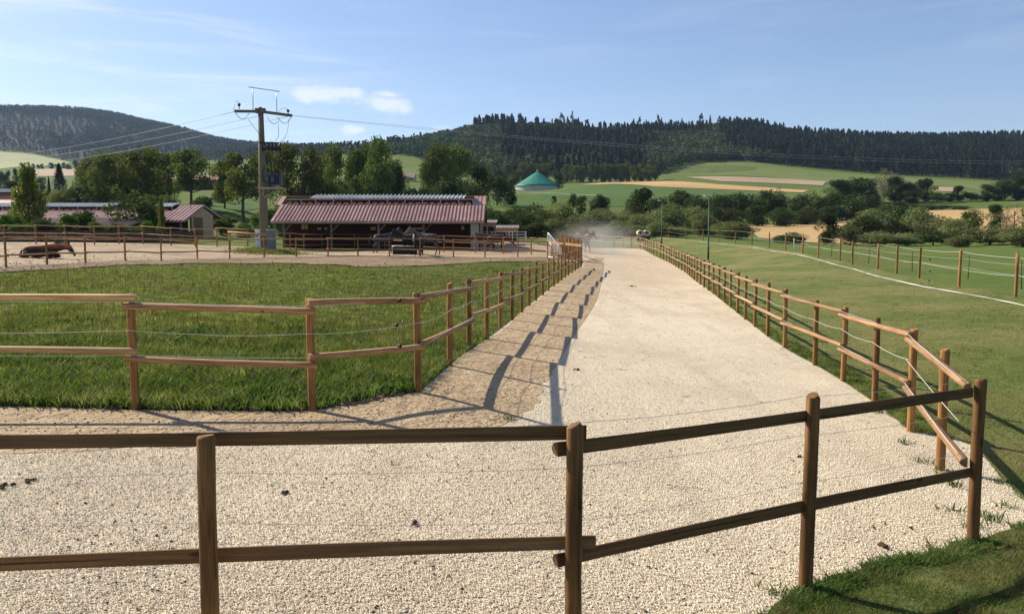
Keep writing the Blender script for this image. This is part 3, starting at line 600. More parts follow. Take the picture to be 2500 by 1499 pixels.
    x0 = P(1149, 560, D0 + .4).x; x1 = P(1167, 560, D0 + .4).x; MB().box(((x0 + x1) / 2, D0 + 1.2, (gz + ze) / 2 - .03), (x1 - x0, 1.6, ze - gz - .2)).build('end_panel', M['planks'], t)
stable()
def long_stable():
    D0, hd = 85.0, 5.6; ze = P(0, 538, D0).z; zr = P(0, 501, D0 + hd).z; xr = P(450, 537, D0).x; xl = -66
    gz = g(xr, 88) - .1; sl = (zr - ze) / hd; T = .60 * hd; zz = lambda d: ze + sl * d
    t = thing('stable', 'low long stable at left edge with red ribbed roof and pale gable with brown door', 'stable', (xr - 5, D0 + hd, gz))
    mb = MB(); sheet(mb, (xl, D0, ze), (xr, D0, ze), (xr, D0 + T, zz(T)), (xl, D0 + T, zz(T)), .42, .07)
    xe = P(462, 500, D0 + hd).x - 1; sheet(mb, (xe, D0 + T, zz(T)), (xr, D0 + T, zz(T)), (xr, D0 + hd, zr), (xe, D0 + hd, zr), .42, .07)
    sheet(mb, (xl, D0 + 2 * hd, ze + .5), (xr, D0 + 2 * hd, ze + .5), (xr, D0 + hd, zr), (xl, D0 + hd, zr), .42, .05)
    mb.box(((xl + xr) / 2, D0 - .03, ze - .1), (xr - xl, .05, .2))
    mb.box((xr + .03, D0 + hd * .5, (ze + zr) / 2 - .09), (.05, hd / math.cos(math.atan(sl)), .2), Matrix.Rotation(math.atan(sl), 3, 'X'))
    s2 = (zr - ze - .5) / hd; mb.box((xr + .03, D0 + hd * 1.5, (ze + .5 + zr) / 2 - .09), (.05, hd / math.cos(math.atan(s2)), .2), Matrix.Rotation(-math.atan(s2), 3, 'X')); mb.build('roof', M['roof'], t)
    mb = MB(); slab(mb, (xl, D0 + .03, ze - .08), (xr - .04, D0 + .03, ze - .08), (xr - .04, D0 + T, zz(T) - .08), (xl, D0 + T, zz(T) - .08), .1)
    slab(mb, (xl, D0 + 2 * hd - .03, ze + .42), (xr - .04, D0 + 2 * hd - .03, ze + .42), (xr - .04, D0 + hd + .05, zr - .08), (xl, D0 + hd + .05, zr - .08), .1)
    mb.box(((xl + xr) / 2 - 2, D0 + T + 1.0, zz(T) + .2), (xr - xl - 5, .08, .6)); mb.build('roof_boarding', M['soffit'], t)
    c0 = D0 + hd - 1.6; zc = P(0, 505, c0).z
    for a, b in ((-60, 277), (372, 420)):
        cl, cr = P(a, 500, c0).x, P(b, 500, c0).x; mb = MB(); sheet(mb, (cl, c0, zc + .05), (cr, c0, zc + .05), (cr, c0 + 1.9, zc + .45), (cl, c0 + 1.9, zc + .45), .3, .06)
        slab(mb, (cl, c0, zc + .04), (cr, c0, zc + .04), (cr, c0 + 1.9, zc + .44), (cl, c0 + 1.9, zc + .44), .05); mb.build('ridge_vent', M['cap'], t)
    for px in range(-40, 470, 46):
        x = P(px, 505, c0).x; MB().beam((x, c0, zz(c0 - D0 - .4) + .05), (x, c0, zc), .08, .08, (0, 1, 0)).build('strut', M['steel'], t)
    mb = MB(); crest(mb, xl, xe, D0 + T + .05, zz(T) + .05, .75, .15)
    mb.build('closure_strip', M['tile'], t)
    X = xr - .15; d0, d1 = D0 + 2.3, D0 + 8.6
    mb = MB(); mb.add([(X, d0, gz), (X, d1, gz), (X, d1, ze + .75), (X, D0 + hd, zr - .25), (X, d0, zz(2.3) - .2)], [(0, 1, 2, 3, 4)]); mb.add([(X - .2, d0, gz), (X - .2, d1, gz), (X - .2, d1, ze + .75), (X - .2, D0 + hd, zr - .25), (X - .2, d0, zz(2.3) - .2)], [(4, 3, 2, 1, 0)])
    mb.build('gable_wall', M['render'], t)
    MB().box(((xl + X) / 2 - .2, d0, (gz + zz(2.3)) / 2 - .15), (X - xl - .4, .1, zz(2.3) - gz - .3)).build('wall', M['redwall'], t)
    dz = P(0, 531, 88).z; MB().box((X + .03, (87.9 + 90.3) / 2, (gz + dz) / 2), (.06, 2.4, dz - gz)).build('door', M['door'], t)
    for y in (D0 + .5,):
        for x in np.arange(xl + 4, xr, 4.6): MB().box((x, y, (gz + ze) / 2), (.16, .16, ze - gz)).build('post', M['oldwood'], t)
    # lower lean-to canopy in front of the western half
    c = P(318, 540, 80).x; z1, z0 = P(0, 534, 84.5).z, P(0, 551, 79.5).z
    MB().box((0, 0, 0), (.01, .01, .01)) if False else None
    mb = MB(); sheet(mb, (xl, 79.5, z0), (c, 79.5, z0), (c, 84.5, z1), (xl, 84.5, z1), .42, .1); slab(mb, (xl, 79.5, z0 - .03), (c, 79.5, z0 - .03), (c, 84.5, z1 - .03), (xl, 84.5, z1 - .03), .05); mb.build('canopy', M['oldroof'], t)
    for x in np.arange(xl + 1, c, 4.2): MB().box((x, 79.8, (gz + z0) / 2 - .1), (.14, .14, z0 - gz)).build('post', M['oldwood'], t)
M['oldroof'] = roofmat('weathered brown sheet', (.22, .15, .12), (.36, .27, .22))
long_stable()
def block_house(name, label, cat, px0, px1, ytop, yeave, ybase, D, dep, wallm, roofm, wins=0, white=None):
    if D > 200: D = min(700, hit((px0 + px1) / 2, ybase).y)
    a = P(px0, yeave, D); b = P(px1, yeave, D); zb = P(px0, ybase, D).z; zt = P(px0, ytop, D + dep / 2).z; x0, x1, ze = a.x, b.x, a.z
    zb = min(zb, g((x0 + x1) / 2, D)) - .5
    t = thing(name, label, cat, ((x0 + x1) / 2, D + dep / 2, zb)); xm = (x0 + x1) / 2
    mb = MB(); mb.box((xm, D + dep / 2, (zb + ze) / 2), (x1 - x0 - .4, dep - .6, ze - zb - .1))
    mb.add([(x0 + .2, D + .3, ze - .05), (x0 + .2, D + dep - .3, ze - .05), (x0 + .2, D + dep / 2, zt - .25)], [(0, 2, 1)]).add([(x1 - .2, D + .3, ze - .05), (x1 - .2, D + dep - .3, ze - .05), (x1 - .2, D + dep / 2, zt - .25)], [(0, 1, 2)]); mb.build('wall', wallm, t)
    mb = MB(); slab(mb, (x0, D, ze), (x1, D, ze), (x1, D + dep / 2, zt), (x0, D + dep / 2, zt), .15); slab(mb, (x0, D + dep, ze), (x1, D + dep, ze), (x1, D + dep / 2, zt), (x0, D + dep / 2, zt), .15); mb.build('roof', roofm, t)
    h = ze - zb - .5
    for i in range(wins):
        x = x0 + (x1 - x0) * (i + .5) / wins; w = (x1 - x0) / wins * .45
        MB().box((x, D + .28, ze - .35 * (ze - a.z + P(px0, yeave, D).z - P(px0, ybase, D).z)), (w, .06, .3 * (a.z - P(px0, ybase, D).z))).build('window', white or M['black'], t)
    return t
block_house('farm_building', 'distant long building with salmon roof and dark glazed front seen between trees', 'farm building', 362, 532, 428, 438, 466, 240, 10, M['redwall'], M['tile'], 9)
block_house('farm_building', 'farm building with white ridge and tan sheet roof at far left edge', 'farm building', -60, 30, 464, 497, 505, 112, 9, M['oldwood'], M['tan'] if 'tan' in M else M['tile'])
block_house('house', 'small far house with brown roof and white wall beyond the poplars', 'house', 976, 1012, 424, 434, 443, 300, 9, M['render'], M['oldroof'], 2)
block_house('house', 'tiny pale village house with reddish roof at far left', 'house', 4, 30, 446, 455, 465, 380, 8, M['render'], M['tile'], 2)
def ridgestrip():
    a = P(-60, 466, 115); b = P(28, 466, 115); t = MB().box(((a.x + b.x) / 2, 115, a.z), (b.x - a.x, 1.4, .45))
    return t
o_ = [o for o in bpy.data.objects if o.get('label', '').startswith('farm building with white')][0]; ridgestrip().build('ridge_cap', M['white'], o_)
def sheds():
    for lab, a, b, yt, ye, D in (('small open shelter with larch fascia right beside the stable', 1168, 1211, 544, 553, 78), ('lower open shelter with tan fascia nearer the track gate', 1206, 1265, 557, 565.5, 84)):
        p = P(a, yt, D); q = P(b, ye, D); gz = g((p.x + q.x) / 2, D) - .05; h = p.z - q.z
        t = thing('field_shelter', lab, 'shelter', ((p.x + q.x) / 2, D + 1.3, gz), 'open timber shelters behind the paddock')
        MB().box(((p.x + q.x) / 2, D, p.z - h / 2), (q.x - p.x, .05, h)).build('fascia', M['yellowwood'], t)
        mb = MB(); sheet(mb, (p.x - .1, D - .08, p.z + .02), (q.x + .1, D - .08, p.z + .02), (q.x + .1, D + 2.7, p.z + .3), (p.x - .1, D + 2.7, p.z + .3), .25, .05); mb.build('roof', M['oldroof'], t)
        MB().box(((p.x + q.x) / 2, D + 2.6, (gz + q.z) / 2), (q.x - p.x - .1, .06, q.z - gz)).build('back_wall', M['redwall'], t)
        for x in (p.x + .1, (p.x + q.x) / 2, q.x - .1):
            MB().box((x, D + .1, (gz + q.z) / 2), (.1, .1, q.z - gz)).build('post', M['planks'], t)
sheds()
def dome():
    D = 450.0; c = P(1312, 466, D); r = 55.5 * D / FPX; ze = P(1312, 454, D).z; za = P(1312, 419.5, D).z; zb = g(c.x, D) - 3
    t = thing('gas_holder_tank', 'round biogas tank with green conical membrane roof in the fields', 'tank', (c.x, D, zb))
    n = 48; mb = MB(); vs = [(c.x + r * .97 * math.cos(6.2832 * k / n), D + r * .97 * math.sin(6.2832 * k / n), z) for z in (zb, ze) for k in range(n)]
    mb.add(vs, [(k, (k + 1) % n, n + (k + 1) % n, n + k) for k in range(n)]).build('shell', M['tank'], t)
    mb = MB(); prof = [(0, 1), (.06, .955), (.25, .77), (.5, .50), (.75, .235), (.93, .06), (1, -.01), (1, -.08)]
    vs = []; 
    for rr, hh in prof:
        for k in range(n): vs.append((c.x + r * rr * math.cos(6.2832 * k / n), D + r * rr * math.sin(6.2832 * k / n), ze + (za - ze) * hh + (.12 if k % 4 == 0 else 0) * rr))
    fs = [(i * n + k, (i + 1) * n + k, (i + 1) * n + (k + 1) % n, i * n + (k + 1) % n) for i in range(len(prof) - 1) for k in range(n)]
    mb.add(vs, fs, True).build('membrane_roof', M['green'], t)
    MB().tube([(c.x, D, za - .3), (c.x, D, za + .9)], .35, 8).build('vent', M['tank'], t)
dome()

# ------------------------------------------------------------------ transformer pole and lines
def pole():
    D = 60.0; b = P(643, 600, D); gz = g(b.x, D) - .1; X = P(637, 420, D).x; zt = P(0, 272, D).z
    t = thing('transformer_pole', 'tall concrete power pole with crossarm, switch rack and blue-grey transformer', 'utility pole', (X, D, gz))
    X1 = P(645.5, 590, D).x; X0 = P(636.5, 275, D).x; X = (X0 + X1) / 2
    MB().tube([(X1, D, gz), (X0 * .5 + X1 * .5, D, (gz + zt) / 2), (X0, D, zt)], [.34, .27, .19], 20).build('shaft', M['conc'], t)
    a = P(573, 272, 58.6); c = P(713, 283, 61.2); m_ = P(636, 277, D); m_.z += .12
    mb = MB(); mb.beam(a, m_, .16, .19).beam(m_, c, .16, .19).box((m_.x, D, m_.z + .05), (.7, .34, .34)); mb.build('crossarm', M['conc'], t)
    for px, y0, y1, dd in ((584, 267, 253, 58.8), (636, 271, 262, 60), (703.5, 280, 268.5, 61)):
        p = P(px, y0, dd); q = P(px, y1, dd); h = q.z - p.z; x, y = p.x, p.y
        MB().tube([(x, y, p.z), (x, y, p.z + h * .45), (x, y, p.z + h * .5), (x, y, p.z + h * .75), (x, y, p.z + h * .95), (x, y, q.z)], [.03, .03, .085, .11, .12, .05], 8).build('insulator', M['porcelain'], t)
    mb = MB(); for_ = [(617, 214, 270, 59.6), (675, 222, 276, 60.7)]
    for px, y0, y1, dd in for_: mb.tube([P(px + 1, y1, dd), P(px, y0, dd)], .028, 6)
    mb.tube([P(606, 213, 59.4), P(683, 224, 60.9)], .03, 6); mb.build('bird_guard_frame', M['steel'], t)
    def arc(p, q, sag, n=9):
        return [p.lerp(q, i / n) - Vector((0, 0, sag * 4 * (i / n) * (1 - i / n))) for i in range(n + 1)]
    for a_, b_, sg, rr_ in ((P(574, 274, 58.6), P(608, 277, 59.3), .45, .022), (P(652, 286, 60), P(680, 295, 60.4), .35, .022), (P(678, 286, 60.3), P(712, 284, 61), .5, .022), (P(570, 270, 58.6), P(584, 253, 58.8), -.35, .016), (P(676, 280, 60.5), P(703, 268, 61), -.25, .016)):
        MB().tube(arc(a_, b_, sg), rr_, 6).build('jumper_cable', M['cable'], t)
    mb = MB()
    mb.tube([P(606, 292, 59.2), P(618, 308, 59.4), P(630, 324, 59.6), P(640, 335, 59.7), P(645, 347, 59.7)], .016, 5)
    mb.tube([P(679, 296, 60.2), P(680, 320, 60), P(680, 333, 59.9), P(673, 345, 59.7), P(672, 352, 59.7)], .016, 5)
    mb.tube([P(705, 292, 60.6), P(703, 315, 60.3), P(697, 335, 60), P(686, 348, 59.8), P(685, 354, 59.7)], .016, 5)
    for i, px in enumerate((664, 673, 682)): mb.tube([P(px, 368, 59.6), P(px + 3, 385, 59.6), P(px - 2, 400, 59.6), P(664 + i * 6, 420, 59.6)], .02, 5)
    mb.tube([P(645, 408, 59.7), P(640, 425, 59.7), P(641, 440, 59.7), P(652, 448, 59.6)], .03, 5)
    mb.build('down_cable', M['black'], t)
    mb = MB()
    for y, xa, xb in ((349, 633, 687), (361, 640, 687), (366, 638, 687)): mb.beam(P(xa, y, 59.55), P(xb, y + (1.2 if y < 350 else 0), 59.7), .09, .09)
    for px in (646, 655, 664, 673, 683): mb.tube([P(px, 351, 59.55), P(px, 368, 59.55)], [.045, .045], 6)
    mb.beam(P(640, 368, 59.5), P(660, 352, 59.5), .05, .05); mb.build('switch_rack', M['black'], t)
    for px in (647, 656, 665, 674, 684):
        for y in (352, 359):
            p = P(px, y, 59.5); MB().tube([p, p - Vector((0, 0, .05)), p - Vector((0, 0, .1)), p - Vector((0, 0, .15))], [.04, .08, .045, .08], 8).build('insulator', M['porcelain'], t)
    p = P(655, 427, 59.2); q = P(686, 452, 59.2); mb = MB(); cx, w = (p.x + q.x) / 2, q.x - p.x; zc, h = (p.z + q.z) / 2, p.z - q.z
    mb.box((cx, 59.4, zc), (w, .62, h)); 
    for i in range(9): mb.box((cx - w / 2 + w * (i + .5) / 9, 59.4, zc - .02), (.03, .9, h * .8))
    mb.box((cx, 59.4, p.z + .03), (w + .12, .78, .07)); tr = mb.build('transformer', M['blue'], t)
    for i in range(3):
        x = cx - w * .28 + i * w * .28; MB().tube([(x, 59.4, p.z + .05), (x, 59.4, p.z + .2), (x, 59.4, p.z + .22), (x, 59.4, p.z + .42)], [.07, .05, .09, .03], 8).build('bushing', M['porcelain'], tr)
    MB().box((cx - w * .12, 59.05, zc + .02), (.22, .03, .38)).build('nameplate', M['steel'], tr)
    a = P(633, 460, 59.5); b2 = P(690, 460, 59.5); MB().box(((a.x + b2.x) / 2, 59.5, a.z), (b2.x - a.x, 1.0, .12)).beam((a.x + .3, 59.6, a.z - .06), (X, 59.8, a.z - .7), .07, .07).beam((b2.x - .3, 59.6, a.z - .06), (X, 59.8, a.z - .7), .07, .07).build('platform', M['planks'], t)
    # conductors: three towards the left hills, two towards the right
    def wire(p, q, sag, lab):
        o = MB().tube(arc(p, q, sag, 40), .010 if q.y < 140 else .016, 5).build('power_line', M['cable'], loc=tuple(p)); tag(o, lab, 'power line', 'wires strung from the transformer pole')
    wire(P(573, 273, 58.6), P(-200, 373, 190), 2.0, 'highest of three thin wires running left from the pole')
    wire(P(636, 283, 60), P(-200, 384, 190), 2.0, 'middle of three thin wires running left from the pole')
    wire(P(711, 283, 61.2), P(-200, 394, 190), 2.4, 'lowest of three thin wires running left across the wooded hill')
    wire(P(714, 282, 61.2), P(2750, 389, 120), 1.4, 'upper of two wires running right from the pole')
    wire(P(714, 284, 60.8), P(2750, 393, 118), 1.5, 'lower of two wires running right from the pole')
pole()
def cabinet(lab, px0, px1, yt, yb, D, m, band=False):
    p = P(px0, yt, D); q = P(px1, yb, D); gz = min(q.z, g(p.x, D)) - .05; x = (p.x + q.x) / 2; w = q.x - p.x
    t = thing('utility_cabinet', lab, 'cabinet', (x, D, gz)); MB().box((x, D, (p.z + gz) / 2), (w, .5, p.z - gz)).build('housing', m, t)
    MB().box((x, D, p.z + .03), (w + .07, .58, .07)).build('lid', M['steel'] if not band else M['white'], t)
    MB().box((x, D - .265, (p.z + gz) / 2 + .1), (w * .8, .02, (p.z - gz) * .7)).build('door', m, t)
    if band: MB().box((x, D - .28, P(0, 577, D).z), (w + .02, .02, .07)).build('band', M['black'], t)
M['cab'] = simple('grey green plastic', (.17, .18, .19), .6, .1)
cabinet('tall narrow cream cabinet left of the power pole base', 625, 633.5, 562, 601, 58, M['white'], True)
cabinet('grey electrical cabinet right of the power pole base', 652, 672, 562, 602, 57, M['cab'])

# ------------------------------------------------------------------ fences
def post_mesh(name, r, m, seed, n=12, h=1.35, bury=.35):
    rd = random.Random(seed); zs = [-bury, 0, h * .33, h * .66, h - .018, h]; rr = [r, r * 1.01, r * rd.uniform(.97, 1.02), r * rd.uniform(.96, 1.01), r * .98, r * .84]
    off = [(rd.uniform(-.004, .004), rd.uniform(-.004, .004)) for _ in zs]; mb = MB()
    mb.tube([(a[0], a[1], z) for a, z in zip(off, zs)], rr, n); return mb.mesh(name, m)
POSTS = [post_mesh('post', .046, M['post'], i) for i in range(4)]
POSTF = [post_mesh('post', .055, M['post'], i + 9, 8) for i in range(2)]
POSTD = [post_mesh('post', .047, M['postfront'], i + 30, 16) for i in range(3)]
def rail_mesh(m, seed, n=7, seg=8):
    rd = random.Random(seed); vs = []; prof = [(.057 * math.sin(math.pi * k / n), .038 * math.cos(math.pi * k / n)) for k in range(n + 1)]
    ph = rd.uniform(0, 6)
    for i in range(seg + 1):
        u = i / seg - .5; b = .012 * math.sin(3.0 * u + ph); s = 1 + .05 * math.sin(7 * u + ph)
        for y, z in prof: vs.append((u, y * s, z * s + b))
    k = n + 1; fs = [(i * k + j, (i + 1) * k + j, (i + 1) * k + j + 1, i * k + j + 1) for i in range(seg) for j in range(n)]
    fl = [(i * k + n, (i + 1) * k + n, (i + 1) * k, i * k) for i in range(seg)]
    mb = MB(); mb.add(vs, fs, True); mb.f += fl; mb.sm += [False] * len(fl)
    mb.f += [tuple(range(k)), tuple(seg * k + j for j in range(k))[::-1]]; mb.sm += [False, False]; return mb.mesh('rail', m)
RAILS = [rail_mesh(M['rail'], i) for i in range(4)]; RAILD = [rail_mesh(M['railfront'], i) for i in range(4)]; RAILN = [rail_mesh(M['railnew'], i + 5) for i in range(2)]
def put_post(t, x, y, ztop, gz, seed, meshes=POSTS, tilt=.012):
    rd = random.Random(seed * 13 + int(x * 10)); sc = max(.3, (ztop - gz) / 1.35)
    Mx = Matrix.Translation((x, y, gz)) @ Matrix.Rotation(rd.uniform(-tilt, tilt), 4, 'X') @ Matrix.Rotation(rd.uniform(-tilt, tilt), 4, 'Y') @ Matrix.Rotation(rd.uniform(0, 6.28), 4, 'Z') @ Matrix.Diagonal((1, 1, sc, 1))
    return inst('post', meshes[seed % len(meshes)], t, Mx), Mx
def put_rail(t, a, b, side, seed, meshes=RAILS, over=.07, name='rail'):
    a = Vector(a); b = Vector(b); x = (b - a).normalized(); a = a - x * over; b = b + x * over
    side = Vector(side); y = (side - x * side.dot(x)).normalized(); z = x.cross(y); L = (b - a).length
    Mx = Matrix.Translation((a + b) / 2) @ Matrix((x, y, z)).transposed().to_4x4() @ Matrix.Diagonal((L, 1, 1, 1))
    return inst(name, meshes[seed % len(meshes)], t, Mx)
INS = MB().tube([(0, 0, 0), (.03, 0, 0), (.032, 0, 0), (.06, 0, 0)], [.012, .012, .026, .02], 8).mesh('insulator', M['black'])
def put_ins(par, pos, side):
    s = Vector(side).normalized(); q = s.to_track_quat('X', 'Z').to_matrix().to_4x4()
    o = bpy.data.objects.new('insulator', INS); COL.objects.link(o); o.parent = par
    o.matrix_parent_inverse = Matrix.Identity(4); W0 = Matrix.Translation(Vector(par['_root'])) @ par.matrix_local if '_root' in par else par.matrix_local
    o.matrix_local = W0.inverted() @ Matrix.Translation(pos) @ q; return o
def ropes(t, pts3, r, sag, name='rope'):
    out = []
    for a, b in zip(pts3[:-1], pts3[1:]):
        n = 6 if a.y < 30 else 3
        for i in range(n): out.append(a.lerp(b, i / n) - Vector((0, 0, sag * 4 * (i / n) * (1 - i / n) * random.uniform(.8, 1.2))))
    out.append(pts3[-1]); return MB().tube(out, r, 5).build(name, M['rope'], t)
def sidev(pts, i, right=True):
    a = pts[max(0, i - 1)]; b = pts[min(len(pts) - 1, i + 1)]; d = (b - a); v = Vector((d.y, -d.x, 0)).normalized(); return v if right else -v

def front_fence():
    t = thing('timber_fence', 'nearest post and half-round rail fence across the foreground, seen from behind', 'fence', (0, 4.5, g(0, 4.5)))
    spec = [((-490, 1085), 4.0), ((500, 1062), 4.15), ((1403, 1036), 4.34), ((1982, 965), 5.44), ((2395, 925), 6.5)]
    pp = []
    for i, (px, D) in enumerate(spec):
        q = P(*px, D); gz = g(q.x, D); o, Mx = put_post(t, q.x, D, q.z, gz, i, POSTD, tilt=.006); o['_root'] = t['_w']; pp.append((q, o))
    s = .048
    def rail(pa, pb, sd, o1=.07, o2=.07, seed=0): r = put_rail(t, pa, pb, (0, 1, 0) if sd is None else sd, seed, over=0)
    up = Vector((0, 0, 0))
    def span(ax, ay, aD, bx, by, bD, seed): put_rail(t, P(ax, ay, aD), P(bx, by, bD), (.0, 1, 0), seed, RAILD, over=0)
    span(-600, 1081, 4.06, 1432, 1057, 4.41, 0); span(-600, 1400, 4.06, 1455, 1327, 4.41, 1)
    def span2(y0, y1, y2, seed):
        a = P(1362, y0, 4.37); b = P(2376, y2, 6.50); put_rail(t, a, b, (-.45, 1, 0), seed, RAILD, over=0)
    span2(1093, 1025, 961, 2); span2(1369, 1232, 1153, 3)
    for rows in ((1062, 1030, 1000), (1228, 1198, 1150), (1372, 1300, 1240)):
        pass
    for z_off in (.62, .95, 1.22):
        pts = [Vector((q.x - .02, q.y + .115, g(q.x, q.y) + z_off * (q.z - g(q.x, q.y)) / 1.35 + .1)) for q, o in pp]
        ropes(t, pts, .0017, .02)
        for (q, o), p in list(zip(pp, pts))[3:]: put_ins(o, p - Vector((.0, .065, 0)), (0, 1, 0))
front_fence()
def two_rail(name, lab, bases, H, right, spans, hs=(1.23, .62), rp=(1.27, .93, .66), fence_side=.05, drop=.085, near=25, mesh=POSTS, rmesh=RAILS, heights=None, custom=None, rope_from=0, rope_r=.0032, cat='fence', group=None, startlow=False):
    pts = [Vector(b) if len(b) == 3 and b[1] < 400 and isinstance(b[2], float) else hit(*b) for b in bases]
    c = pts[len(pts) // 2]; t = thing(name, lab, cat, tuple(c), group); po = []
    for i, p in enumerate(pts):
        h = (heights[i] if heights and i < len(heights) else H) * random.uniform(.985, 1.02)
        o, Mx = put_post(t, p.x, p.y, p.z + h, p.z, i, mesh); o['_root'] = t['_w']; po.append(o)
    k = 0
    for (i, j) in spans:
        si = (pts[j] - pts[i]); v = Vector((si.y, -si.x, 0)).normalized() * (1 if right else -1)
        for h in hs:
            a = pts[i] + v * fence_side + Vector((0, 0, h - drop * (.0 if not startlow else 1))); b = pts[j] + v * fence_side + Vector((0, 0, h - drop * (1 if not startlow else 0)))
            rm = rmesh
            if custom and (i, j) in custom:
                q = custom[(i, j)][0 if h == hs[0] else 1]; a.z = pts[i].z + q[0]; b.z = pts[j].z + q[1]; rm = RAILN if len(q) > 2 else rmesh
            put_rail(t, a, b, v, k, rm); k += 1
    for h in rp:
        q = []
        for i, p in enumerate(pts):
            v = sidev(pts, i, right); q.append(p + v * (fence_side + (.05 if abs(h - .93) > .1 else .01)) + Vector((0, 0, h - .03)))
        ropes(t, q[rope_from:], rope_r, .012 if abs(h - .93) > .1 else .035)
        for p, qq, o in zip(pts, q, po):
            if p.y < near and pts.index(p) >= rope_from: v = sidev(pts, pts.index(p), right); put_ins(o, qq - v * .05, v)
    return t, pts
def seg(a, b, n):
    a, b = Vector(a), Vector(b); return [a.lerp(b, i / n) for i in range(n + 1)]
# fence along the meadow (left of the track)
corner = [(-330, 1003), (331, 1000), (763, 1003), (1021, 958)]
lb = [hit(*p) for p in ((1098, 894), (1146, 855), (1189, 829), (1222, 801), (1250, 783), (1274, 764), (1292, 748), (1308, 735), (1325, 722), (1339, 711), (1352, 701), (1362, 693), (1371, 686), (1380, 680), (1388, 674), (1396, 669), (1404, 663), (1411, 658), (1419, 653))]
LB = [hit(*p) for p in corner] + lb
LB = [(p.x, p.y, float(p.z)) for p in LB]
sp = [(0, 1), (1, 2), (2, 3)] + [(i, min(i + 2, len(LB) - 1)) for i in range(3, len(LB) - 1, 2)]
two_rail('timber_fence', 'post and rail fence with white ropes round the grass meadow left of the track', LB, 1.28, True, sp, hs=(1.21, .63), rp=(1.25, .93, .66), custom={(0, 1): ((1.24, 1.25, 1), (.68, .665, 1)), (1, 2): ((1.155, 1.165), (.58, .545)), (2, 3): ((1.245, 1.175), (.63, .60))})
# fence right of the track, from the corner post to the far turn
def resample(path, step):
    out = [path[0]]; acc = 0; cur = path[0]
    i = 1
    while i < len(path):
        d = (path[i] - cur).length
        if acc + d >= step: cur = cur.lerp(path[i], (step - acc) / d); out.append(cur); acc = 0
        else: acc += d; cur = path[i]; i += 1
    return out
rf = [Vector((x, y, 0)) for x, y in RFENCE][::-1]
rs = resample(rf, 2.0)
rbs = [hit(2295, 1147)] + [Vector((p.x, p.y, g(p.x, p.y))) for p in rs]
cp = P(2395, 925, 6.5); RB = [(p.x, p.y, float(p.z)) for p in rbs]
def right_fence():
    t, pts = two_rail('timber_fence', 'curving post and rail fence with white ropes along the right side of the track', RB, 1.3, False, [(i, min(i + 2, len(RB) - 1)) for i in range(1, len(RB) - 1, 2)], hs=(1.24, .64), rp=(1.27, .95, .68), startlow=False, rope_from=1)
    # first long rail pair from the corner post to the second post, and its ropes
    e = pts[1]; gz = g(cp.x, cp.y); v = Vector((-.9, .3, 0)).normalized()
    for h0, h1, s in ((P(2378, 945, 6.47).z, e.z + 1.16, 0), (P(2350, 1128, 6.47).z, e.z + .55, 1)):
        put_rail(t, Vector((cp.x - .06, cp.y + .05, h0)), Vector((e.x - .07, e.y - .02, h1)), v, s + 1)
    for h0, h1 in ((P(2378, 920, 6.47).z - .03, e.z + 1.25), (P(2350, 1030, 6.5).z, e.z + .93), (P(2340, 1110, 6.47).z, e.z + .63)):
        ropes(t, [Vector((cp.x - .15, cp.y + .02, h0)), Vector((e.x - .11, e.y - .03, h1))], .0032, .01)
right_fence()
ef = [hit(*p) for p in ((1562, 609), (1541, 608), (1521, 606.5), (1499, 605), (1474, 603), (1450, 600.5), (1431, 598), (1408, 594))]
two_rail('timber_fence', 'sunlit rail fence closing the far end of the track behind the dust', [(p.x, p.y, float(p.z)) for p in ef], 1.3, False, [(0, 2), (2, 4), (4, 6), (6, 7)], rp=(.95,), rmesh=RAILN, near=0)
# paddock fences
two_rail('timber_fence', 'dark post and rail fence along the near side of the horse paddock', [(-90, 664), (15, 656), (115, 649), (209, 645), (306, 640), (394, 640), (482, 635), (561, 635), (645, 631), (723, 630), (801, 628), (874, 628), (951, 629), (1026, 629), (1107, 631), (1184, 632), (1264, 631), (1337, 632), (1377, 637)], 1.32, True, [(i, i + 1) for i in range(18)], hs=(1.24, .55), rp=(), drop=.03, near=0)
two_rail('timber_fence', 'three-rail fence inside the paddock running past the stable front', [(530, 600), (605, 604), (709, 611), (742, 612), (786, 609), (866, 609), (940, 611), (1012, 614), (1084, 618), (1160, 619), (1229, 621), (1297, 623), (1377, 629)], 1.36, True, [(i, i + 1) for i in range(12)], hs=(1.30, .85, .42), rp=(), drop=.03, near=0)
two_rail('timber_fence', 'weathered rail fence along the back of the paddock beneath the shrubs', [(-60, 597), (12, 598), (88, 598), (159, 598), (231, 600), (291, 598), (349, 598), (418, 602), (477, 605), (530, 604)], 1.36, True, [(i, i + 1) for i in range(9)], hs=(1.30, .80, .42), rp=(), drop=.03, near=0)
def loose_beam():
    a = P(556, 567, 57.5); b = P(660, 573.5, 57.5); t = thing('hitching_rail', 'bright yellow log rail left of the power pole base', 'hitching rail', (a.x, a.y, g(a.x, a.y)))
    MB().tube([a, b], .075, 10).build('log', M['railnew'], t)
    for p in (a.lerp(b, .04), a.lerp(b, .97)): MB().tube([(p.x, p.y + .02, g(p.x, p.y) - .2), (p.x, p.y + .02, p.z - .06)], .06, 8).build('post', M['post'], t)
    return t
loose_beam()
def rwall():
    t = thing('retaining_wall', 'low dark sleeper wall behind the paddock back fence', 'retaining wall', tuple(hit(240, 594)))
    for i in range(12):
        a = hit(-40 + i * 43, 593); b = hit(-40 + (i + 1) * 43, 593.3)
        for k in range(4): MB().beam(a + Vector((0, .5, .1 + .23 * k)), b + Vector((0, .5, .1 + .23 * k + (.0 if k % 2 else .004))), .16, .215).build('sleeper', M['darkwood'], t)
rwall()
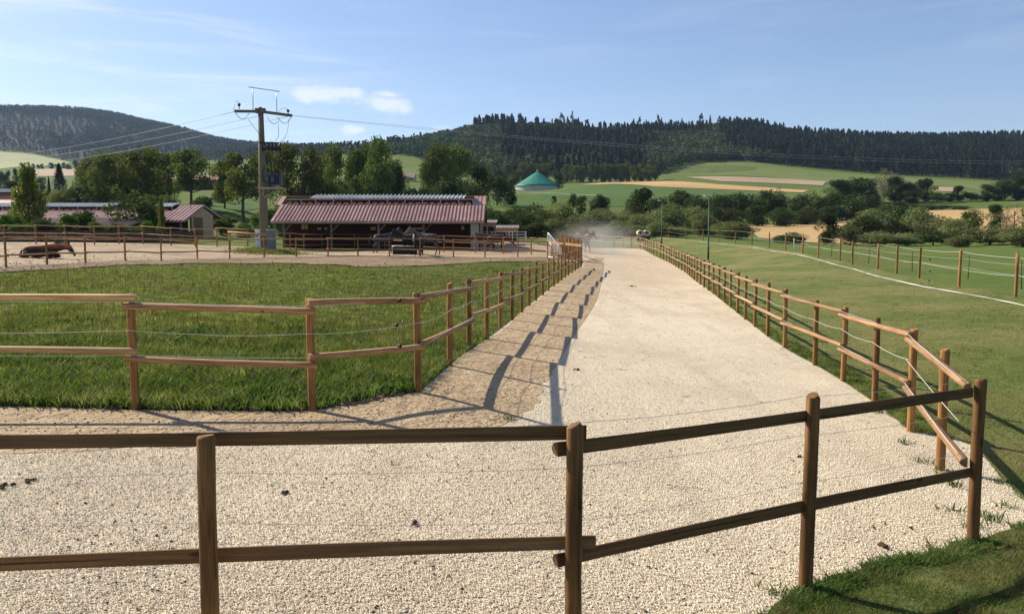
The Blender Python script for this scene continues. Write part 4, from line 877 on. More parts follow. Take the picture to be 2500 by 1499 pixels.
# rope fence round the right-hand meadow
RP = [(2620, 752), (2479, 726), (2341, 701), (2243.6, 680), (2189, 668), (2142.5, 658), (2081, 648), (2050, 638.5), (1997, 630), (1959, 620.5), (1918, 613), (1877, 606.5), (1836, 600), (1795, 596), (1755, 591), (1717, 588.5), (1675, 586), (1633, 581), (1595, 579.5), (1555, 577), (1538, 576.5), (1526, 577), (1515, 578), (1508, 579), (1495, 581)]
def rope_fence():
    pts = [hit(*p) for p in RP]; t = thing('rope_fence', 'line of round timber posts strung with white tape beyond the chalk line', 'fence', tuple(pts[5])); po = []
    for i, p in enumerate(pts): o, Mx = put_post(t, p.x, p.y, p.z + 1.5 * random.uniform(.96, 1.03), p.z, i, POSTF, .03); o['_root'] = t['_w']; po.append(o)
    for h in (1.36, .75):
        q = [p + Vector((.07, -.03, h + random.uniform(-.05, .05))) for p in pts]; ropes(t, q, .006, .04, 'tape')
        for p, qq, o in zip(pts, q, po):
            if p.y < 50: put_ins(o, qq - Vector((.05, 0, 0)), (1, -.3, 0))
rope_fence()
def thin_fence():
    pts = [hit(*p) for p in ((1939, 614), (2030, 627), (2120, 643), (2227, 663), (2363, 681), (2494, 706), (2620, 725))]
    t = thing('electric_fence', 'thin dark rods with faint wire beyond the tape fence posts', 'fence', tuple(pts[3]))
    for i, p in enumerate(pts): MB().tube([p - Vector((0, 0, .1)), p + Vector((.03 * ((i * 7) % 5 - 2), 0, 1.05))], .02, 6).build('rod', M['white'] if i == 0 else M['darkwood'], t)
    for h in (.9, .5): ropes(t, [p + Vector((0, 0, h)) for p in pts], .004, .03, 'wire')
thin_fence()
def pipe_fence():
    D = 76; t = thing('pipe_fence', 'white metal pipe railing in front of the open shelters', 'fence', tuple(hit(1230, 601))); z = lambda y: P(0, y, D).z
    for y in (566.5, 573, 580): MB().tube([P(1167, y, D), P(1284, y, D)], .035, 6).build('rail', M['white'], t)
    for px in (1169, 1201, 1243, 1251, 1284): a = P(px, 566, D); MB().tube([(a.x, D, g(a.x, D) - .1), (a.x, D, a.z + .03)], .035, 6).build('post', M['white'], t)
pipe_fence()
def hay_rack():
    D = 60; t = thing('metal_gate', 'white tubular gate with slanting top bars at the paddock corner', 'gate', (P(1350, 600, D).x, D, g(P(1350, 600, D).x, D)))
    arcp = [P(1337.5, 569, D), P(1344, 575, D - .2), P(1352, 585, D - .5), P(1358, 593, D - .7), P(1364, 598, D - .9), P(1370, 605, D - 1.1)]
    MB().tube(arcp, .04, 8).build('top_bar', M['white'], t)
    lo = [P(1338, 588, D), P(1344, 595, D - .3), P(1351, 605, D - .7)]; MB().tube(lo, .035, 8).build('lower_bar', M['white'], t)
    for i in range(11):
        u = i / 10 * (len(arcp) - 1); k = min(int(u), len(arcp) - 2); p = arcp[k].lerp(arcp[k + 1], u - k); gz = g(p.x, p.y)
        MB().tube([p, (p.x, p.y, gz + .05)], .018, 6).build('bar', M['white'], t)
    a, b = arcp[0], arcp[-1]; MB().tube([(a.x, a.y, g(a.x, a.y) + .1), (b.x, b.y, g(b.x, b.y) + .1)], .035, 6).build('bottom_bar', M['white'], t)
hay_rack()
def palisade():
    t = thing('palisade_fence', 'small picket pen with a bright yellow beam beside the track gate', 'fence', tuple(hit(1385, 622)))
    a = P(1343, 592, 61); b = P(1421, 600, 57); MB().beam(a, b, .06, .17).build('beam', M['railnew'], t)
    for i in range(26):
        p = a.lerp(b, (i + .5) / 26); top = p.z + random.uniform(.12, .3) + (.25 if i > 6 else 0); MB().tube([(p.x, p.y + .07, g(p.x, p.y) - .1), (p.x, p.y + .07, top - .08), (p.x, p.y + .07, top)], [.04, .04, .012], 6).build('picket', M['railnew'] if i % 3 == 0 else M['post'], t)
    c = P(1364, 570, 74); d = P(1418, 590, 60)
    for i in range(20):
        p = c.lerp(d, i / 19); MB().tube([(p.x, p.y, g(p.x, p.y) - .1), (p.x, p.y, p.z + random.uniform(-.08, .1)), (p.x + .02, p.y, p.z + .16)], [.05, .05, .015], 6).build('picket', M['post'] if i % 2 else M['oldwood'], t)
    MB().beam(c - Vector((0, 0, .5)), d - Vector((0, 0, .4)), .05, .1).build('beam', M['post'], t)
palisade()
def lamp(px, yt, D, lab, h=None):
    q = P(px, yt, D); gz = g(q.x, D); t = thing('lamp_post', lab, 'lamp post', (q.x, D, gz), 'slim lamp posts along the track')
    MB().tube([(q.x, D, gz - .2), (q.x, D, gz + 1.0), (q.x, D, gz + 1.05), (q.x, D, q.z)], [.075, .07, .055, .04], 10).build('column', M['lampgreen'], t)
    MB().tube([(q.x, D, q.z - .05), (q.x - .12, D - .1, q.z + .05), (q.x - .28, D - .22, q.z + .1)], .025, 6).build('arm', M['lampgreen'], t)
    MB().box((q.x - .34, D - .25, q.z + .12), (.34, .2, .09), Matrix.Rotation(.5, 3, 'Z')).box((q.x - .34, D - .25, q.z + .065), (.26, .14, .03), Matrix.Rotation(.5, 3, 'Z')).build('lamp_head', M['steel'], t)
lamp(1732, 482, 64, 'tallest lamp post, nearest, standing on the mown grass right of the track')
lamp(1617, 493, 89, 'second lamp post, behind the far bend of the right-hand fence')
lamp(1432, 508, 118, 'thin lamp post rising from the dust behind the track end')
lamp(1393, 532, 150, 'smallest lamp post against the hedge left of the dust')
def log_pile():
    D = 103; 
    for px, lab in ((1563, 'left of two pale ring-shaped log ends lying beyond the far bend'), (1578, 'right of two pale ring-shaped log ends lying beyond the far bend')):
        c = P(px, 569, D); gz = g(c.x, D); r = .42; z = max(gz + r, c.z); t = thing('log_ring', lab, 'log', (c.x, D, gz), 'pale cut logs on the far grass')
        n = 18; mb = MB(); vs = []
        for y in (-.6, .4):
            for rr in (r, r * .55):
                for k in range(n): vs.append((c.x + rr * math.cos(6.283 * k / n) * 1.05, D + y, z + rr * .85 * math.sin(6.283 * k / n)))
        fs = []
        for k in range(n):
            k2 = (k + 1) % n; fs += [(k, k2, n + k2, n + k), (2 * n + k2, 2 * n + k, 3 * n + k, 3 * n + k2), (k2, k, 2 * n + k, 2 * n + k2), (n + k, n + k2, 3 * n + k2, 3 * n + k)]
        mb.add(vs, fs).build('log', M['logend'], t); MB().box((c.x, D + .35, z), (r * 1.0, .05, r * .8)).build('heartwood', M['bark'], t)
        if z - gz > r + .05: MB().box((c.x, D, (gz + z - r) / 2), (.8, .7, z - r - gz + .1)).build('block', M['bark'], t)
log_pile()

# ------------------------------------------------------------------ trough, droppings
def trough():
    D = 57.5; a = P(961, 597, D); b = P(1017, 597, D); gz = g(a.x, D); t = thing('feed_trough', 'long black plastic trough with white rim end in front of the stable', 'trough', ((a.x + b.x) / 2, D, gz)); w = b.x - a.x; x = (a.x + b.x) / 2; z1 = gz + .62
    mb = MB(); mb.box((x, D - .33, (gz + z1) / 2), (w, .05, z1 - gz)).box((x, D + .33, (gz + z1) / 2), (w, .05, z1 - gz)).box((a.x, D, (gz + z1) / 2), (.05, .6, z1 - gz)).box((b.x, D, (gz + z1) / 2), (.05, .6, z1 - gz)).box((x, D, gz + .15), (w - .06, .6, .05)); mb.build('basin', M['black'], t)
    MB().tube([(a.x - .04, D - .36, gz + .1), (a.x - .04, D - .36, z1 + .02), (a.x + .35, D - .36, z1 + .04)], .04, 8).build('float_cover', M['white'], t)
    MB().box((x, D - .37, z1), (w + .05, .05, .05)).box((x, D + .37, z1), (w + .05, .05, .05)).build('rim', M['steel'], t)
trough()
def droppings():
    for px, py, s, n, lab in ((1015, 1285, .055, 3, 'small brown dropping in the middle foreground gravel'), (2158, 1338, .065, 4, 'round dark dropping near the right-hand grass edge'), (2221, 1293, .035, 3, 'tiny black dropping nearest the corner post'),
        (20, 1190, .06, 6, 'larger scatter of droppings at the left edge of the gravel'), (75, 1178, .05, 5, 'smaller scatter of droppings right of the left-edge heap'), (1545, 701, .16, 7, 'dark droppings alone in the middle of the far track'),
        (1958, 1118, .05, 3, 'dark dropping just left of the third front post'), (1410, 905, .07, 5, 'crumbled droppings on the sandy edge near the rail shadow'), (690, 1208, .045, 4, 'flattened dropping between the two left front posts'), (2135, 1290, .03, 3, 'faint crumbs left of the round dark dropping')):
        c = hit(px, py); mb = MB()
        for k in range(n):
            o = Vector((random.gauss(0, s * .5), random.gauss(0, s * .5), 0)); r = s * random.uniform(.22, .42)
            bm = bmesh.new(); bmesh.ops.create_icosphere(bm, subdivisions=2, radius=r)
            for v in bm.verts: v.co *= 1 + .25 * noise.noise(v.co * 30 + Vector((k, 0, 0))); v.co.z *= .7
            mb.add([v.co + c + o + Vector((0, 0, r * .45 + .012)) for v in bm.verts], [[v.index for v in f.verts] for f in bm.faces], True); bm.free()
        tag(mb.build('horse_dropping', M['dung'], loc=tuple(c)), lab, 'droppings', 'droppings on the track')
droppings()

# ------------------------------------------------------------------ horses
def coat(name, body, legs, belly=None, dapple=None):
    m, nt, b, o = mat(name); tc = N(nt, 'ShaderNodeTexCoord'); sx = N(nt, 'ShaderNodeSeparateXYZ'); nt.links.new(tc.outputs['Object'], sx.inputs[0])
    n = noise_t(nt, 2.5, 4); c = ramp(nt, n, [(.35, tuple(x * .8 for x in body)), (.65, tuple(x * 1.2 for x in body))])
    if dapple: c = mix(nt, smooth(nt, noise_t(nt, 7, 2, .4), .47, .6), c, dapple)
    lf = smooth(nt, mth(nt, 'ADD', sx.outputs[2], mth(nt, 'MULTIPLY', n, .2)), .75, .5); c = mix(nt, lf, c, legs)
    nt.links.new(c, b.inputs['Base Color']); b.inputs['Roughness'].default_value = .65; b.inputs['Specular IOR Level'].default_value = .12; return m
def skin(name, verts, edges, m, sub=2, root=0):
    me = bpy.data.meshes.new(name); me.from_pydata([v[0] for v in verts], edges, []); o = bpy.data.objects.new(name, me); COL.objects.link(o)
    sk = o.modifiers.new('s', 'SKIN'); sk.use_smooth_shade = True; ss = o.modifiers.new('d', 'SUBSURF'); ss.levels = sub; ss.render_levels = sub
    for i, v in enumerate(verts):
        r = v[1]; o.data.skin_vertices[0].data[i].radius = r if isinstance(r, tuple) else (r, r); o.data.skin_vertices[0].data[i].use_root = (i == root)
    dg = bpy.context.evaluated_depsgraph_get(); ev = o.evaluated_get(dg); out = bpy.data.meshes.new_from_object(ev); bpy.data.objects.remove(o); out.name = name
    out.materials.clear(); out.materials.append(m); return out
def horse(lab, px, py, D, face, size, mcoat, mhair, neck=45, legs=(0, 0, 0, 0), lying=False, group='horses in the paddock', blaze=False):
    """face: heading angle in degrees, 0 = towards photo right, 90 = away"""
    c = P(px, py, D); gz = g(c.x, D)
    V = []; E = []
    def add(p, r, par=None):
        V.append((p, r)); i = len(V) - 1
        if par is not None: E.append((par, i))
        return i
    bz = 1.18 if not lying else .38
    pel = add((-.45, 0, bz + .06), (.27, .28)); ru = add((-.78, 0, bz + .03), (.2, .24), pel); bel = add((0, 0, bz - .02), (.29, .30), pel); ch = add((.42, 0, bz), (.27, .31), bel)
    nb = add((.66, 0, bz + .16), (.17, .25), ch); na = R(neck); n1 = (.66 + .32 * math.cos(na), 0, bz + .16 + .34 * math.sin(na)); n2 = (.66 + .66 * math.cos(na), 0, bz + .18 + .68 * math.sin(na))
    i1 = add(n1, (.115, .18), nb); i2 = add(n2, (.085, .13), i1); ha = na - R(85) if neck > -10 else na - R(5)
    if lying: ha = R(-58)
    h1 = (n2[0] + .20 * math.cos(ha), 0, n2[2] + .20 * math.sin(ha)); h2 = (n2[0] + .42 * math.cos(ha), 0, n2[2] + .42 * math.sin(ha)); h3 = (n2[0] + .56 * math.cos(ha), 0, n2[2] + .56 * math.sin(ha))
    j1 = add(h1, (.085, .11), i2); j2 = add(h2, (.055, .065), j1); j3 = add(h3, (.05, .055), j2)
    for s in (-1, 1): 
        e = add((n2[0] - .02, s * .06, n2[2] + .1), .03, i2); add((n2[0] + .0, s * .085, n2[2] + .2), .012, e)
    if not lying:
        for k, s in enumerate((-1, 1)):
            a = R(legs[k]); sn = math.sin(a); hp = add((-.62, s * .14, .98), (.13, .17), pel); st = add((-.50 + .15 * sn, s * .15, .80), (.085, .11), hp); hk = add((-.74 + .42 * sn, s * .15, .52), .05, st); fe = add((-.68 + .75 * sn, s * .15, .18 + abs(sn) * .05), .034, hk); add((-.62 + .85 * sn, s * .15, .04 + abs(sn) * .06), .048, fe)
        for k, s in enumerate((-1, 1)):
            a = R(legs[2 + k]); sn = math.sin(a); sh = add((.44, s * .14, .90), (.11, .14), ch); el = add((.42 + .12 * sn, s * .15, .74), .075, sh); kn = add((.46 + .38 * sn, s * .15, .46 + max(0, sn) * .08), .05, el); fe = add((.44 + .62 * sn, s * .15, .16 + abs(sn) * .06), .034, kn); add((.49 + .72 * sn, s * .15, .04 + abs(sn) * .06), .046, fe)
    else:
        for s in (-1, 1):
            hp = add((-.6, s * .2, .30), (.14, .16), pel); st = add((-.25, s * .33, .22), .10, hp); hk = add((-.72, s * .42, .10), .055, st); fe = add((-.38, s * .48, .07), .042, hk); add((-.26, s * .5, .06), .045, fe)
            sh = add((.42, s * .18, .25), (.11, .12), ch); kn = add((.80, s * .24, .12), .06, sh); fe = add((.52, s * .28, .07), .042, kn); add((.44, s * .28, .06), .045, fe)
    Rt = Matrix.Translation((c.x, D, gz)) @ Matrix.Rotation(R(face), 4, 'Z') @ Matrix.Diagonal((size, size, size, 1))
    t = bpy.data.objects.new('horse', None); COL.objects.link(t); t.matrix_world = Rt; tag(t, lab, 'horse', group)
    me = skin('body', V, E, mcoat, 2); o = bpy.data.objects.new('body', me); COL.objects.link(o); o.parent = t
    tb = (-.93, 0, bz + .12); tail = skin('tail', [((-.88, 0, bz + .12), .04), ((-1.0, 0, bz + .02), .05), ((-1.06, .02, bz - .25), .075), ((-1.04, .02, max(.06, bz - .62)), .04)] if not lying else [((-.88, 0, .42), .04), ((-1.02, .1, .25), .05), ((-1.15, .25, .08), .06), ((-1.2, .5, .06), .03)], [(0, 1), (1, 2), (2, 3)], mhair, 1)
    o = bpy.data.objects.new('tail', tail); COL.objects.link(o); o.parent = t
    mn = [((.62, .02, bz + .40), (.03, .06))] + [((x - .05 * math.sin(na), .02, z + .13 * math.cos(na) + .02), (.03, .07)) for x, _, z in (n1, n2)] + [((n2[0] + .06, .02, n2[2] + .12), .03)]
    mane = skin('mane', mn, [(0, 1), (1, 2), (2, 3)], mhair, 1); o = bpy.data.objects.new('mane', mane); COL.objects.link(o); o.parent = t
    if blaze:
        a = Vector(n2) + Vector((.06, 0, .05)); mb = MB(); u = Vector((math.cos(ha), 0, math.sin(ha))); w = Vector((-math.sin(ha), 0, math.cos(ha)))
        mb.tube([Vector(n2) + u * .08 + w * .085, Vector(n2) + u * .25 + w * .075, Vector(h3) + w * .02 + u * .04], [.05, .055, .05], 8); ms = mb.mesh('blaze', M['white']); o = bpy.data.objects.new('blaze', ms); COL.objects.link(o); o.parent = t
    return t
bk = (.015, .012, .012)
H = {'chest': coat('chestnut coat', (.34, .13, .05), (.03, .022, .02)), 'grey': coat('dark steel grey coat', (.04, .042, .05), (.025, .022, .022)), 'black': coat('black coat', (.018, .016, .018), bk),
     'dapple': coat('dappled roan coat', (.09, .065, .05), (.02, .018, .016), dapple=(.20, .155, .12)), 'brown': coat('dark bay coat', (.065, .028, .016), bk), 'bay': coat('bright bay coat', (.17, .075, .05), (.03, .02, .018))}
hair = simple('black horse hair', (.02, .016, .014), .7, .2, 20); hairc = simple('brown horse hair', (.10, .045, .022), .7, .2, 20)
horse('bay horse lying on the sand behind the near paddock fence at left', 100, 616, 41, 0, 1.06, H['chest'], hair, neck=4, lying=True)
horse('steel grey horse with tail to the left, standing left of the black trough', 938, 619, 60.5, 20, 1.0, H['grey'], hair, neck=38, legs=(8, -6, 4, -5))
horse('black horse behind the trough with lowered head facing left', 1003, 622, 57.0 + 1.2, 165, 1.02, H['black'], hair, neck=20, legs=(5, -5, 6, -6))
horse('dappled roan horse leaning its raised neck to the left, rightmost of the trough group', 1044, 625, 57.5, 172, 1.06, H['dapple'], hair, neck=38, legs=(-8, 6, 6, -10))
horse('dark horse with broad white face looking at the camera beside the trough', 1022, 627, 56.0, 262, .88, H['black'], hair, neck=30, legs=(3, -3, 2, -2), blaze=True)
horse('dark bay horse, left of the pair standing right of the stable end', 1184, 611, 66.5, 178, .98, H['brown'], hair, neck=-30, legs=(6, -6, 5, -4))
horse('dark bay horse, right of the pair standing right of the stable end', 1212, 612, 65.5, 5, .96, H['brown'], hair, neck=-35, legs=(-5, 6, -6, 5))
horse('reddish bay horse behind the picket pen at the track end', 1402, 606, 77, 12, 1.02, H['bay'], hairc, neck=40, legs=(18, -10, 12, -16), group='horses trotting into the dust')
horse('dark brown horse trotting away through the dust cloud', 1424, 609, 74, 35, 1.0, H['brown'], hair, neck=32, legs=(-16, 14, 20, -12), group='horses trotting into the dust')
# ------------------------------------------------------------------ trees
def leaves(blobs, n, leaf, seed, shell=.55, droop=0.0, asp=.6):
    """leaf-sized faces spread through ellipsoid clumps; blobs = (cx,cy,cz,rx,ry,rz)"""
    r = np.random.default_rng(seed); B = np.array(blobs, float); vol = (B[:, 3] * B[:, 4] * B[:, 5]) ** .7; cnt = r.multinomial(n, vol / vol.sum()); out = []
    for b, k in zip(B, cnt):
        d = r.normal(size=(k, 3)); d /= np.linalg.norm(d, axis=1)[:, None]; rad = shell + (1.06 - shell) * r.random((k, 1)) ** .6
        rad *= 1 + .16 * np.sin(5 * d[:, :1] + b[0] * 40) * np.cos(6 * d[:, 2:3] + b[1] * 30)
        c = b[None, :3] + d * rad * b[None, 3:]; nr = d + r.normal(size=(k, 3)) * .65; nr /= np.linalg.norm(nr, axis=1)[:, None]
        u = np.cross(nr, r.normal(size=(k, 3))); u /= np.linalg.norm(u, axis=1)[:, None] + 1e-9; v = np.cross(nr, u)
        if droop: v = v * (1 - droop) + np.array([0, 0, -1]) * droop
        s = leaf * (.6 + .9 * r.random((k, 1))); out.append(np.stack([c - u * s * asp, c - v * s * .8, c + u * s * asp, c + v * s], 1))
    return np.concatenate(out)
def crown_mesh(name, Q, m):
    n = len(Q); return np_mesh(name, Q.reshape(-1, 3), np.arange(n * 4).reshape(n, 4), [m])
def trunk_mesh(name, h0, top, r, limbs, seed, m=None):
    rd = random.Random(seed); mb = MB(); pts = [(0, 0, -.03), (rd.uniform(-.01, .01), rd.uniform(-.01, .01), h0 * .5), (rd.uniform(-.02, .02), 0, h0), (rd.uniform(-.03, .03), rd.uniform(-.03, .03), top)]
    mb.tube(pts, [r * 1.25, r, r * .75, r * .15], 8)
    for i in range(limbs):
        a = rd.uniform(0, 6.28); z = rd.uniform(h0 * .8, top * .8); q = Vector((0, 0, z)); e = q + Vector((math.cos(a) * rd.uniform(.15, .36), math.sin(a) * rd.uniform(.15, .36), rd.uniform(.08, .25)))
        mb.tube([q, q.lerp(e, .5) + Vector((0, 0, -.02)), e], [r * .45, r * .3, r * .1], 5)
    return mb.mesh(name, m or M['bark'])
def blobset(seed, n, cz, ex, ez, rmin, rmax, prof=None):
    rd = random.Random(seed); out = []
    for i in range(n):
        a = rd.uniform(0, 6.28); z = rd.uniform(-1, 1); w = math.sqrt(max(0, 1 - z * z)) if prof is None else prof((z + 1) / 2); q = rd.uniform(.25, 1) * w; r = rd.uniform(rmin, rmax)
        out.append((math.cos(a) * ex * q, math.sin(a) * ex * q, cz + z * ez, r, r, r * rd.uniform(.75, 1.1)))
    return out
PRO = {}
def proto(kind, trunk, Q, m): PRO.setdefault(kind, []).append((trunk, crown_mesh('crown', Q, m)))
for s in range(3):
    proto('ash', trunk_mesh('trunk', .3, .85, .022, 7, s), leaves(blobset(s, 26, .58, .36, .34, .11, .19), 5200, .021, s, .35), LEAF['ash'])
    proto('spread', trunk_mesh('trunk', .34, .8, .024, 9, s + 5), leaves(blobset(s + 20, 22, .64, .40, .27, .10, .16), 4000, .021, s + 3, .3), LEAF['ash'])
    proto('poplar', trunk_mesh('trunk', .15, .9, .02, 6, s + 7), leaves(blobset(s + 30, 24, .50, .34, .42, .12, .19), 5200, .021, s + 6, .35), LEAF['ash'])
    proto('dark', trunk_mesh('trunk', .2, .8, .02, 4, s + 9), leaves(blobset(s + 40, 16, .48, .32, .36, .14, .22), 3400, .026, s + 9, .45), LEAF['dark'])
    proto('bush', trunk_mesh('trunk', .1, .6, .02, 4, s + 11), leaves(blobset(s + 50, 16, .38, .36, .34, .15, .24), 3200, .028, s + 12, .45), LEAF['dark'])
    proto('willow', trunk_mesh('trunk', .1, .6, .02, 4, s + 13), leaves([(0, 0, .42, .3, .3, .4)] + blobset(s + 60, 13, .48, .34, .30, .14, .22), 6500, .026, s + 15, .5, .2, .45), LEAF['willow'])
    proto('shrub', trunk_mesh('trunk', .1, .6, .02, 4, s + 15), leaves(blobset(s + 70, 14, .42, .36, .38, .12, .22), 2200, .034, s + 18, .3), LEAF['shrub'])
    proto('pale', trunk_mesh('trunk', .3, .95, .02, 10, s + 17), leaves(blobset(s + 80, 18, .6, .34, .34, .08, .13), 1500, .016, s + 21, .3), LEAF['pale'])
    proto('sparse', trunk_mesh('trunk', .3, .95, .018, 8, s + 19), leaves(blobset(s + 90, 13, .64, .26, .32, .07, .13), 900, .034, s + 24, .3), LEAF['dark'])
    proto('young', trunk_mesh('trunk', .1, .95, .016, 9, s + 21), leaves([(0, 0, .2, .36, .36, .17), (0, 0, .45, .25, .25, .22), (0, 0, .7, .13, .13, .2)] + blobset(s + 100, 40, .5, .46, .46, .08, .13, lambda u: .95 * (1 - u) ** .8 + .04), 5600, .024, s + 27, .3), LEAF['yellow'])
def spruce_mesh(seed, n=3000, leaf=.03, tiers=14):
    r = np.random.default_rng(seed); t = r.random(n) ** .75; z = .08 + .92 * t; tier = (t * tiers) % 1; rad = (1 - t) ** .85 * .46 * (.55 + .45 * (1 - tier)) * (.4 + .6 * r.random(n) ** .5) + .006
    a = r.random(n) * 6.283; rad *= 1 + .2 * np.sin(a * 5 + t * 20); c = np.stack([rad * np.cos(a), rad * np.sin(a), z - rad * .22], -1)
    o = np.stack([np.cos(a), np.sin(a), -.35 + 0 * a], -1); u = np.stack([-np.sin(a), np.cos(a), 0 * a], -1) + r.normal(size=(n, 3)) * .25; s = leaf * (.6 + .8 * r.random((n, 1)))
    return np.stack([c - u * s * .5, c - o * s * .5 + [0, 0, .01], c + u * s * .5, c + o * s * 1.2], 1)
for s in range(3): proto('spruce', trunk_mesh('trunk', .1, .97, .018, 0, s + 40), spruce_mesh(s), LEAF['spruce'])
def tree(kind, px, ytop, wpx, D, lab, i=0, group=None, ybase=None, name=None, cat=None, v=None, parts=True):
    q = P(px, ytop, D); gz = g(q.x, D) - .05
    if ybase is not None: pass
    h = max(.5, q.z - gz); w = wpx * D / FPX; K = PRO[kind][(i if v is None else v) % 3]
    nm = name or {'bush': 'bush', 'willow': 'willow_bush', 'shrub': 'shrub', 'spruce': 'spruce_tree', 'poplar': 'poplar_tree', 'ash': 'ash_tree', 'spread': 'ash_tree', 'dark': 'broadleaf_tree', 'pale': 'bare_tree', 'sparse': 'broadleaf_tree', 'young': 'young_tree'}[kind]
    t = bpy.data.objects.new(nm, None); COL.objects.link(t); t.location = (q.x, D, gz); f = {'poplar': 1.35, 'ash': 1.3, 'dark': 1.35, 'spread': 1.2, 'bush': 1.35, 'willow': 1.5}.get(kind, 1.15); t.scale = (w * f, w * f, h * .99); t.rotation_euler.z = (i * 2.399) % 6.28
    tag(t, lab, cat or ('bush' if kind in ('bush', 'willow', 'shrub') else 'tree'), group)
    for nme, me in (('trunk', K[0]), ('crown', K[1])):
        o = bpy.data.objects.new(nme, me); COL.objects.link(o); o.parent = t
    return t
T = tree
# left and centre, individually recognisable
T('young', 65, 404, 112, 76, 'yellowish pyramid-shaped tree at far left in front of the long red roof')
T('spruce', 143, 398, 56, 230, 'tall dark spruce between the yellowish tree and the leafy trees')
T('spruce', 118, 430, 18, 225, 'slim dark conifer just left of the tall spruce', 1)
T('ash', 205, 402, 66, 165, 'grey-green tree right of the spruce, lower than its neighbours')
T('poplar', 258, 370, 92, 150, 'tall olive tree, leftmost of the big trees above the long roof', 1)
T('ash', 340, 357, 112, 150, 'tallest deep green tree above the long roof on the left', 1)
T('ash', 408, 376, 74, 163, 'tree partly hidden between the tallest left tree and the spreading one', 2)
T('spread', 462, 364, 118, 142, 'spreading tree with visible limbs in front of the salmon-roofed building')
T('spread', 590, 365, 140, 130, 'open-crowned ash with bare forked trunk left of the power pole', 1)
T('poplar', 700, 351, 92, 142, 'dense tree directly right of the power pole top', 2)
T('poplar', 758, 360, 82, 140, 'dense tree right of the one beside the power pole')
T('poplar', 818, 350, 58, 150, 'narrow upright poplar behind the stable roof', 1)
T('ash', 868, 366, 74, 152, 'lower rounded tree between the narrow poplar and the tallest one', 2)
T('poplar', 925, 339, 88, 146, 'tallest tree behind the stable, above its roof centre', 0)
T('poplar', 1068, 350, 86, 178, 'left of the twin tall trees behind the right end of the stable', 2)
T('poplar', 1122, 352, 92, 180, 'right of the twin tall trees behind the right end of the stable', 1)
T('dark', 1165, 396, 70, 190, 'medium tree right beside the twin tall trees', 0)
T('dark', 1213, 415, 66, 215, 'rounded tree left of the green-domed tank', 1)
T('dark', 1246, 430, 44, 220, 'small dark tree nearest the left edge of the green dome', 2)
T('bush', 325, 452, 104, 84, 'round dark bushy tree rising over the long red roof', 0, name='broadleaf_tree', cat='tree')
T('young', 392, 478, 26, 66, 'thin yellow sapling in front of the small gable roof', 2)
G1 = 'shrubs between the long stable and the paddock'
for i, (px, yt, w, D, k, lab) in enumerate(((16, 515, 84, 72, 'shrub', 'shrub at the far left edge under the long roof'), (98, 530, 66, 71, 'bush', 'dark shrub below the yellowish tree'), (150, 513, 80, 72, 'shrub', 'bright green shrub, left of the tall pair below the roof'),
   (200, 503, 92, 74, 'shrub', 'tallest round shrub in front of the long red roof'), (246, 530, 66, 71, 'shrub', 'low yellow-flecked shrub right of the tallest shrub'), (348, 532, 60, 72, 'shrub', 'small yellow-green shrub below the round dark tree'),
   (420, 560, 66, 66, 'shrub', 'low spreading shrub at the foot of the pale gable'), (455, 572, 40, 64, 'shrub', 'lowest yellow-green shrub beside the gable door'), (292, 538, 60, 71, 'bush', 'olive shrub beside the grey wall end'), (58, 540, 74, 69, 'shrub', 'ragged low shrub behind the lying horse'))):
    T(k, px, yt, w, D, lab, i, G1)
G2 = 'undergrowth between the stables'
for i, (px, yt, w, D, k, lab) in enumerate(((520, 528, 60, 118, 'bush', 'dark low bush right of the pale gable'), (560, 515, 64, 122, 'shrub', 'green bush under the forked ash, left one'), (612, 520, 60, 112, 'shrub', 'green bush under the forked ash, right one'), (650, 500, 70, 122, 'shrub', 'tall green bush directly behind the power pole'),
   (688, 520, 50, 105, 'shrub', 'green bush squeezed between power pole and stable'), (720, 470, 60, 140, 'bush', 'dark bush showing above the left end of the stable roof'), (590, 545, 50, 98, 'bush', 'lowest bush left of the pole base'), (545, 548, 44, 100, 'shrub', 'small bush nearest the gable corner'))):
    T(k, px, yt, w, D, lab, i, G2)
for i, (px, yt, w, D, k, lab) in enumerate(((645, 362, 80, 158, 'ash', 'dense tree hidden behind the power pole shaft'), (785, 372, 70, 160, 'ash', 'lower tree filling the gap left of the narrow poplar'), (895, 352, 66, 156, 'poplar', 'tree pressed against the left side of the tallest tree'), (962, 385, 60, 150, 'ash', 'lower tree on the right flank of the tallest tree'),
   (1095, 362, 90, 185, 'poplar', 'tree filling the gap between the twin tall trees'), (1045, 392, 60, 176, 'ash', 'lower tree on the left flank of the twin tall trees'), (300, 372, 90, 158, 'ash', 'tree between the tall olive tree and the tallest left tree'), (376, 366, 84, 160, 'ash', 'crown just right of the tallest left tree'), (545, 392, 70, 150, 'ash', 'lower tree left of the forked ash'), (230, 385, 70, 162, 'ash', 'tree squeezed behind the tall olive tree'))):
    T(k, px, yt, w, D, lab, i)
G3 = 'trees and bushes behind the stable roof'
for i, (px, yt, w, D, k) in enumerate(((790, 440, 66, 150, 'dark'), (845, 430, 70, 155, 'dark'), (885, 420, 74, 160, 'dark'), (955, 430, 76, 150, 'dark'), (1000, 452, 80, 140, 'bush'), (1040, 445, 60, 145, 'bush'), (1095, 440, 90, 150, 'dark'), (1150, 440, 70, 150, 'bush'), (735, 455, 70, 145, 'dark'), (840, 455, 60, 138, 'willow'))):
    T(k, px, yt, w, D, 'dark bushy growth behind the stable roof, ' + ('first', 'second', 'third', 'fifth', 'sixth', 'seventh', 'eighth', 'ninth', 'leftmost low', 'grey-leaved')[i] + ' clump along it', i, G3)
G4 = 'thicket below the left wooded hill'
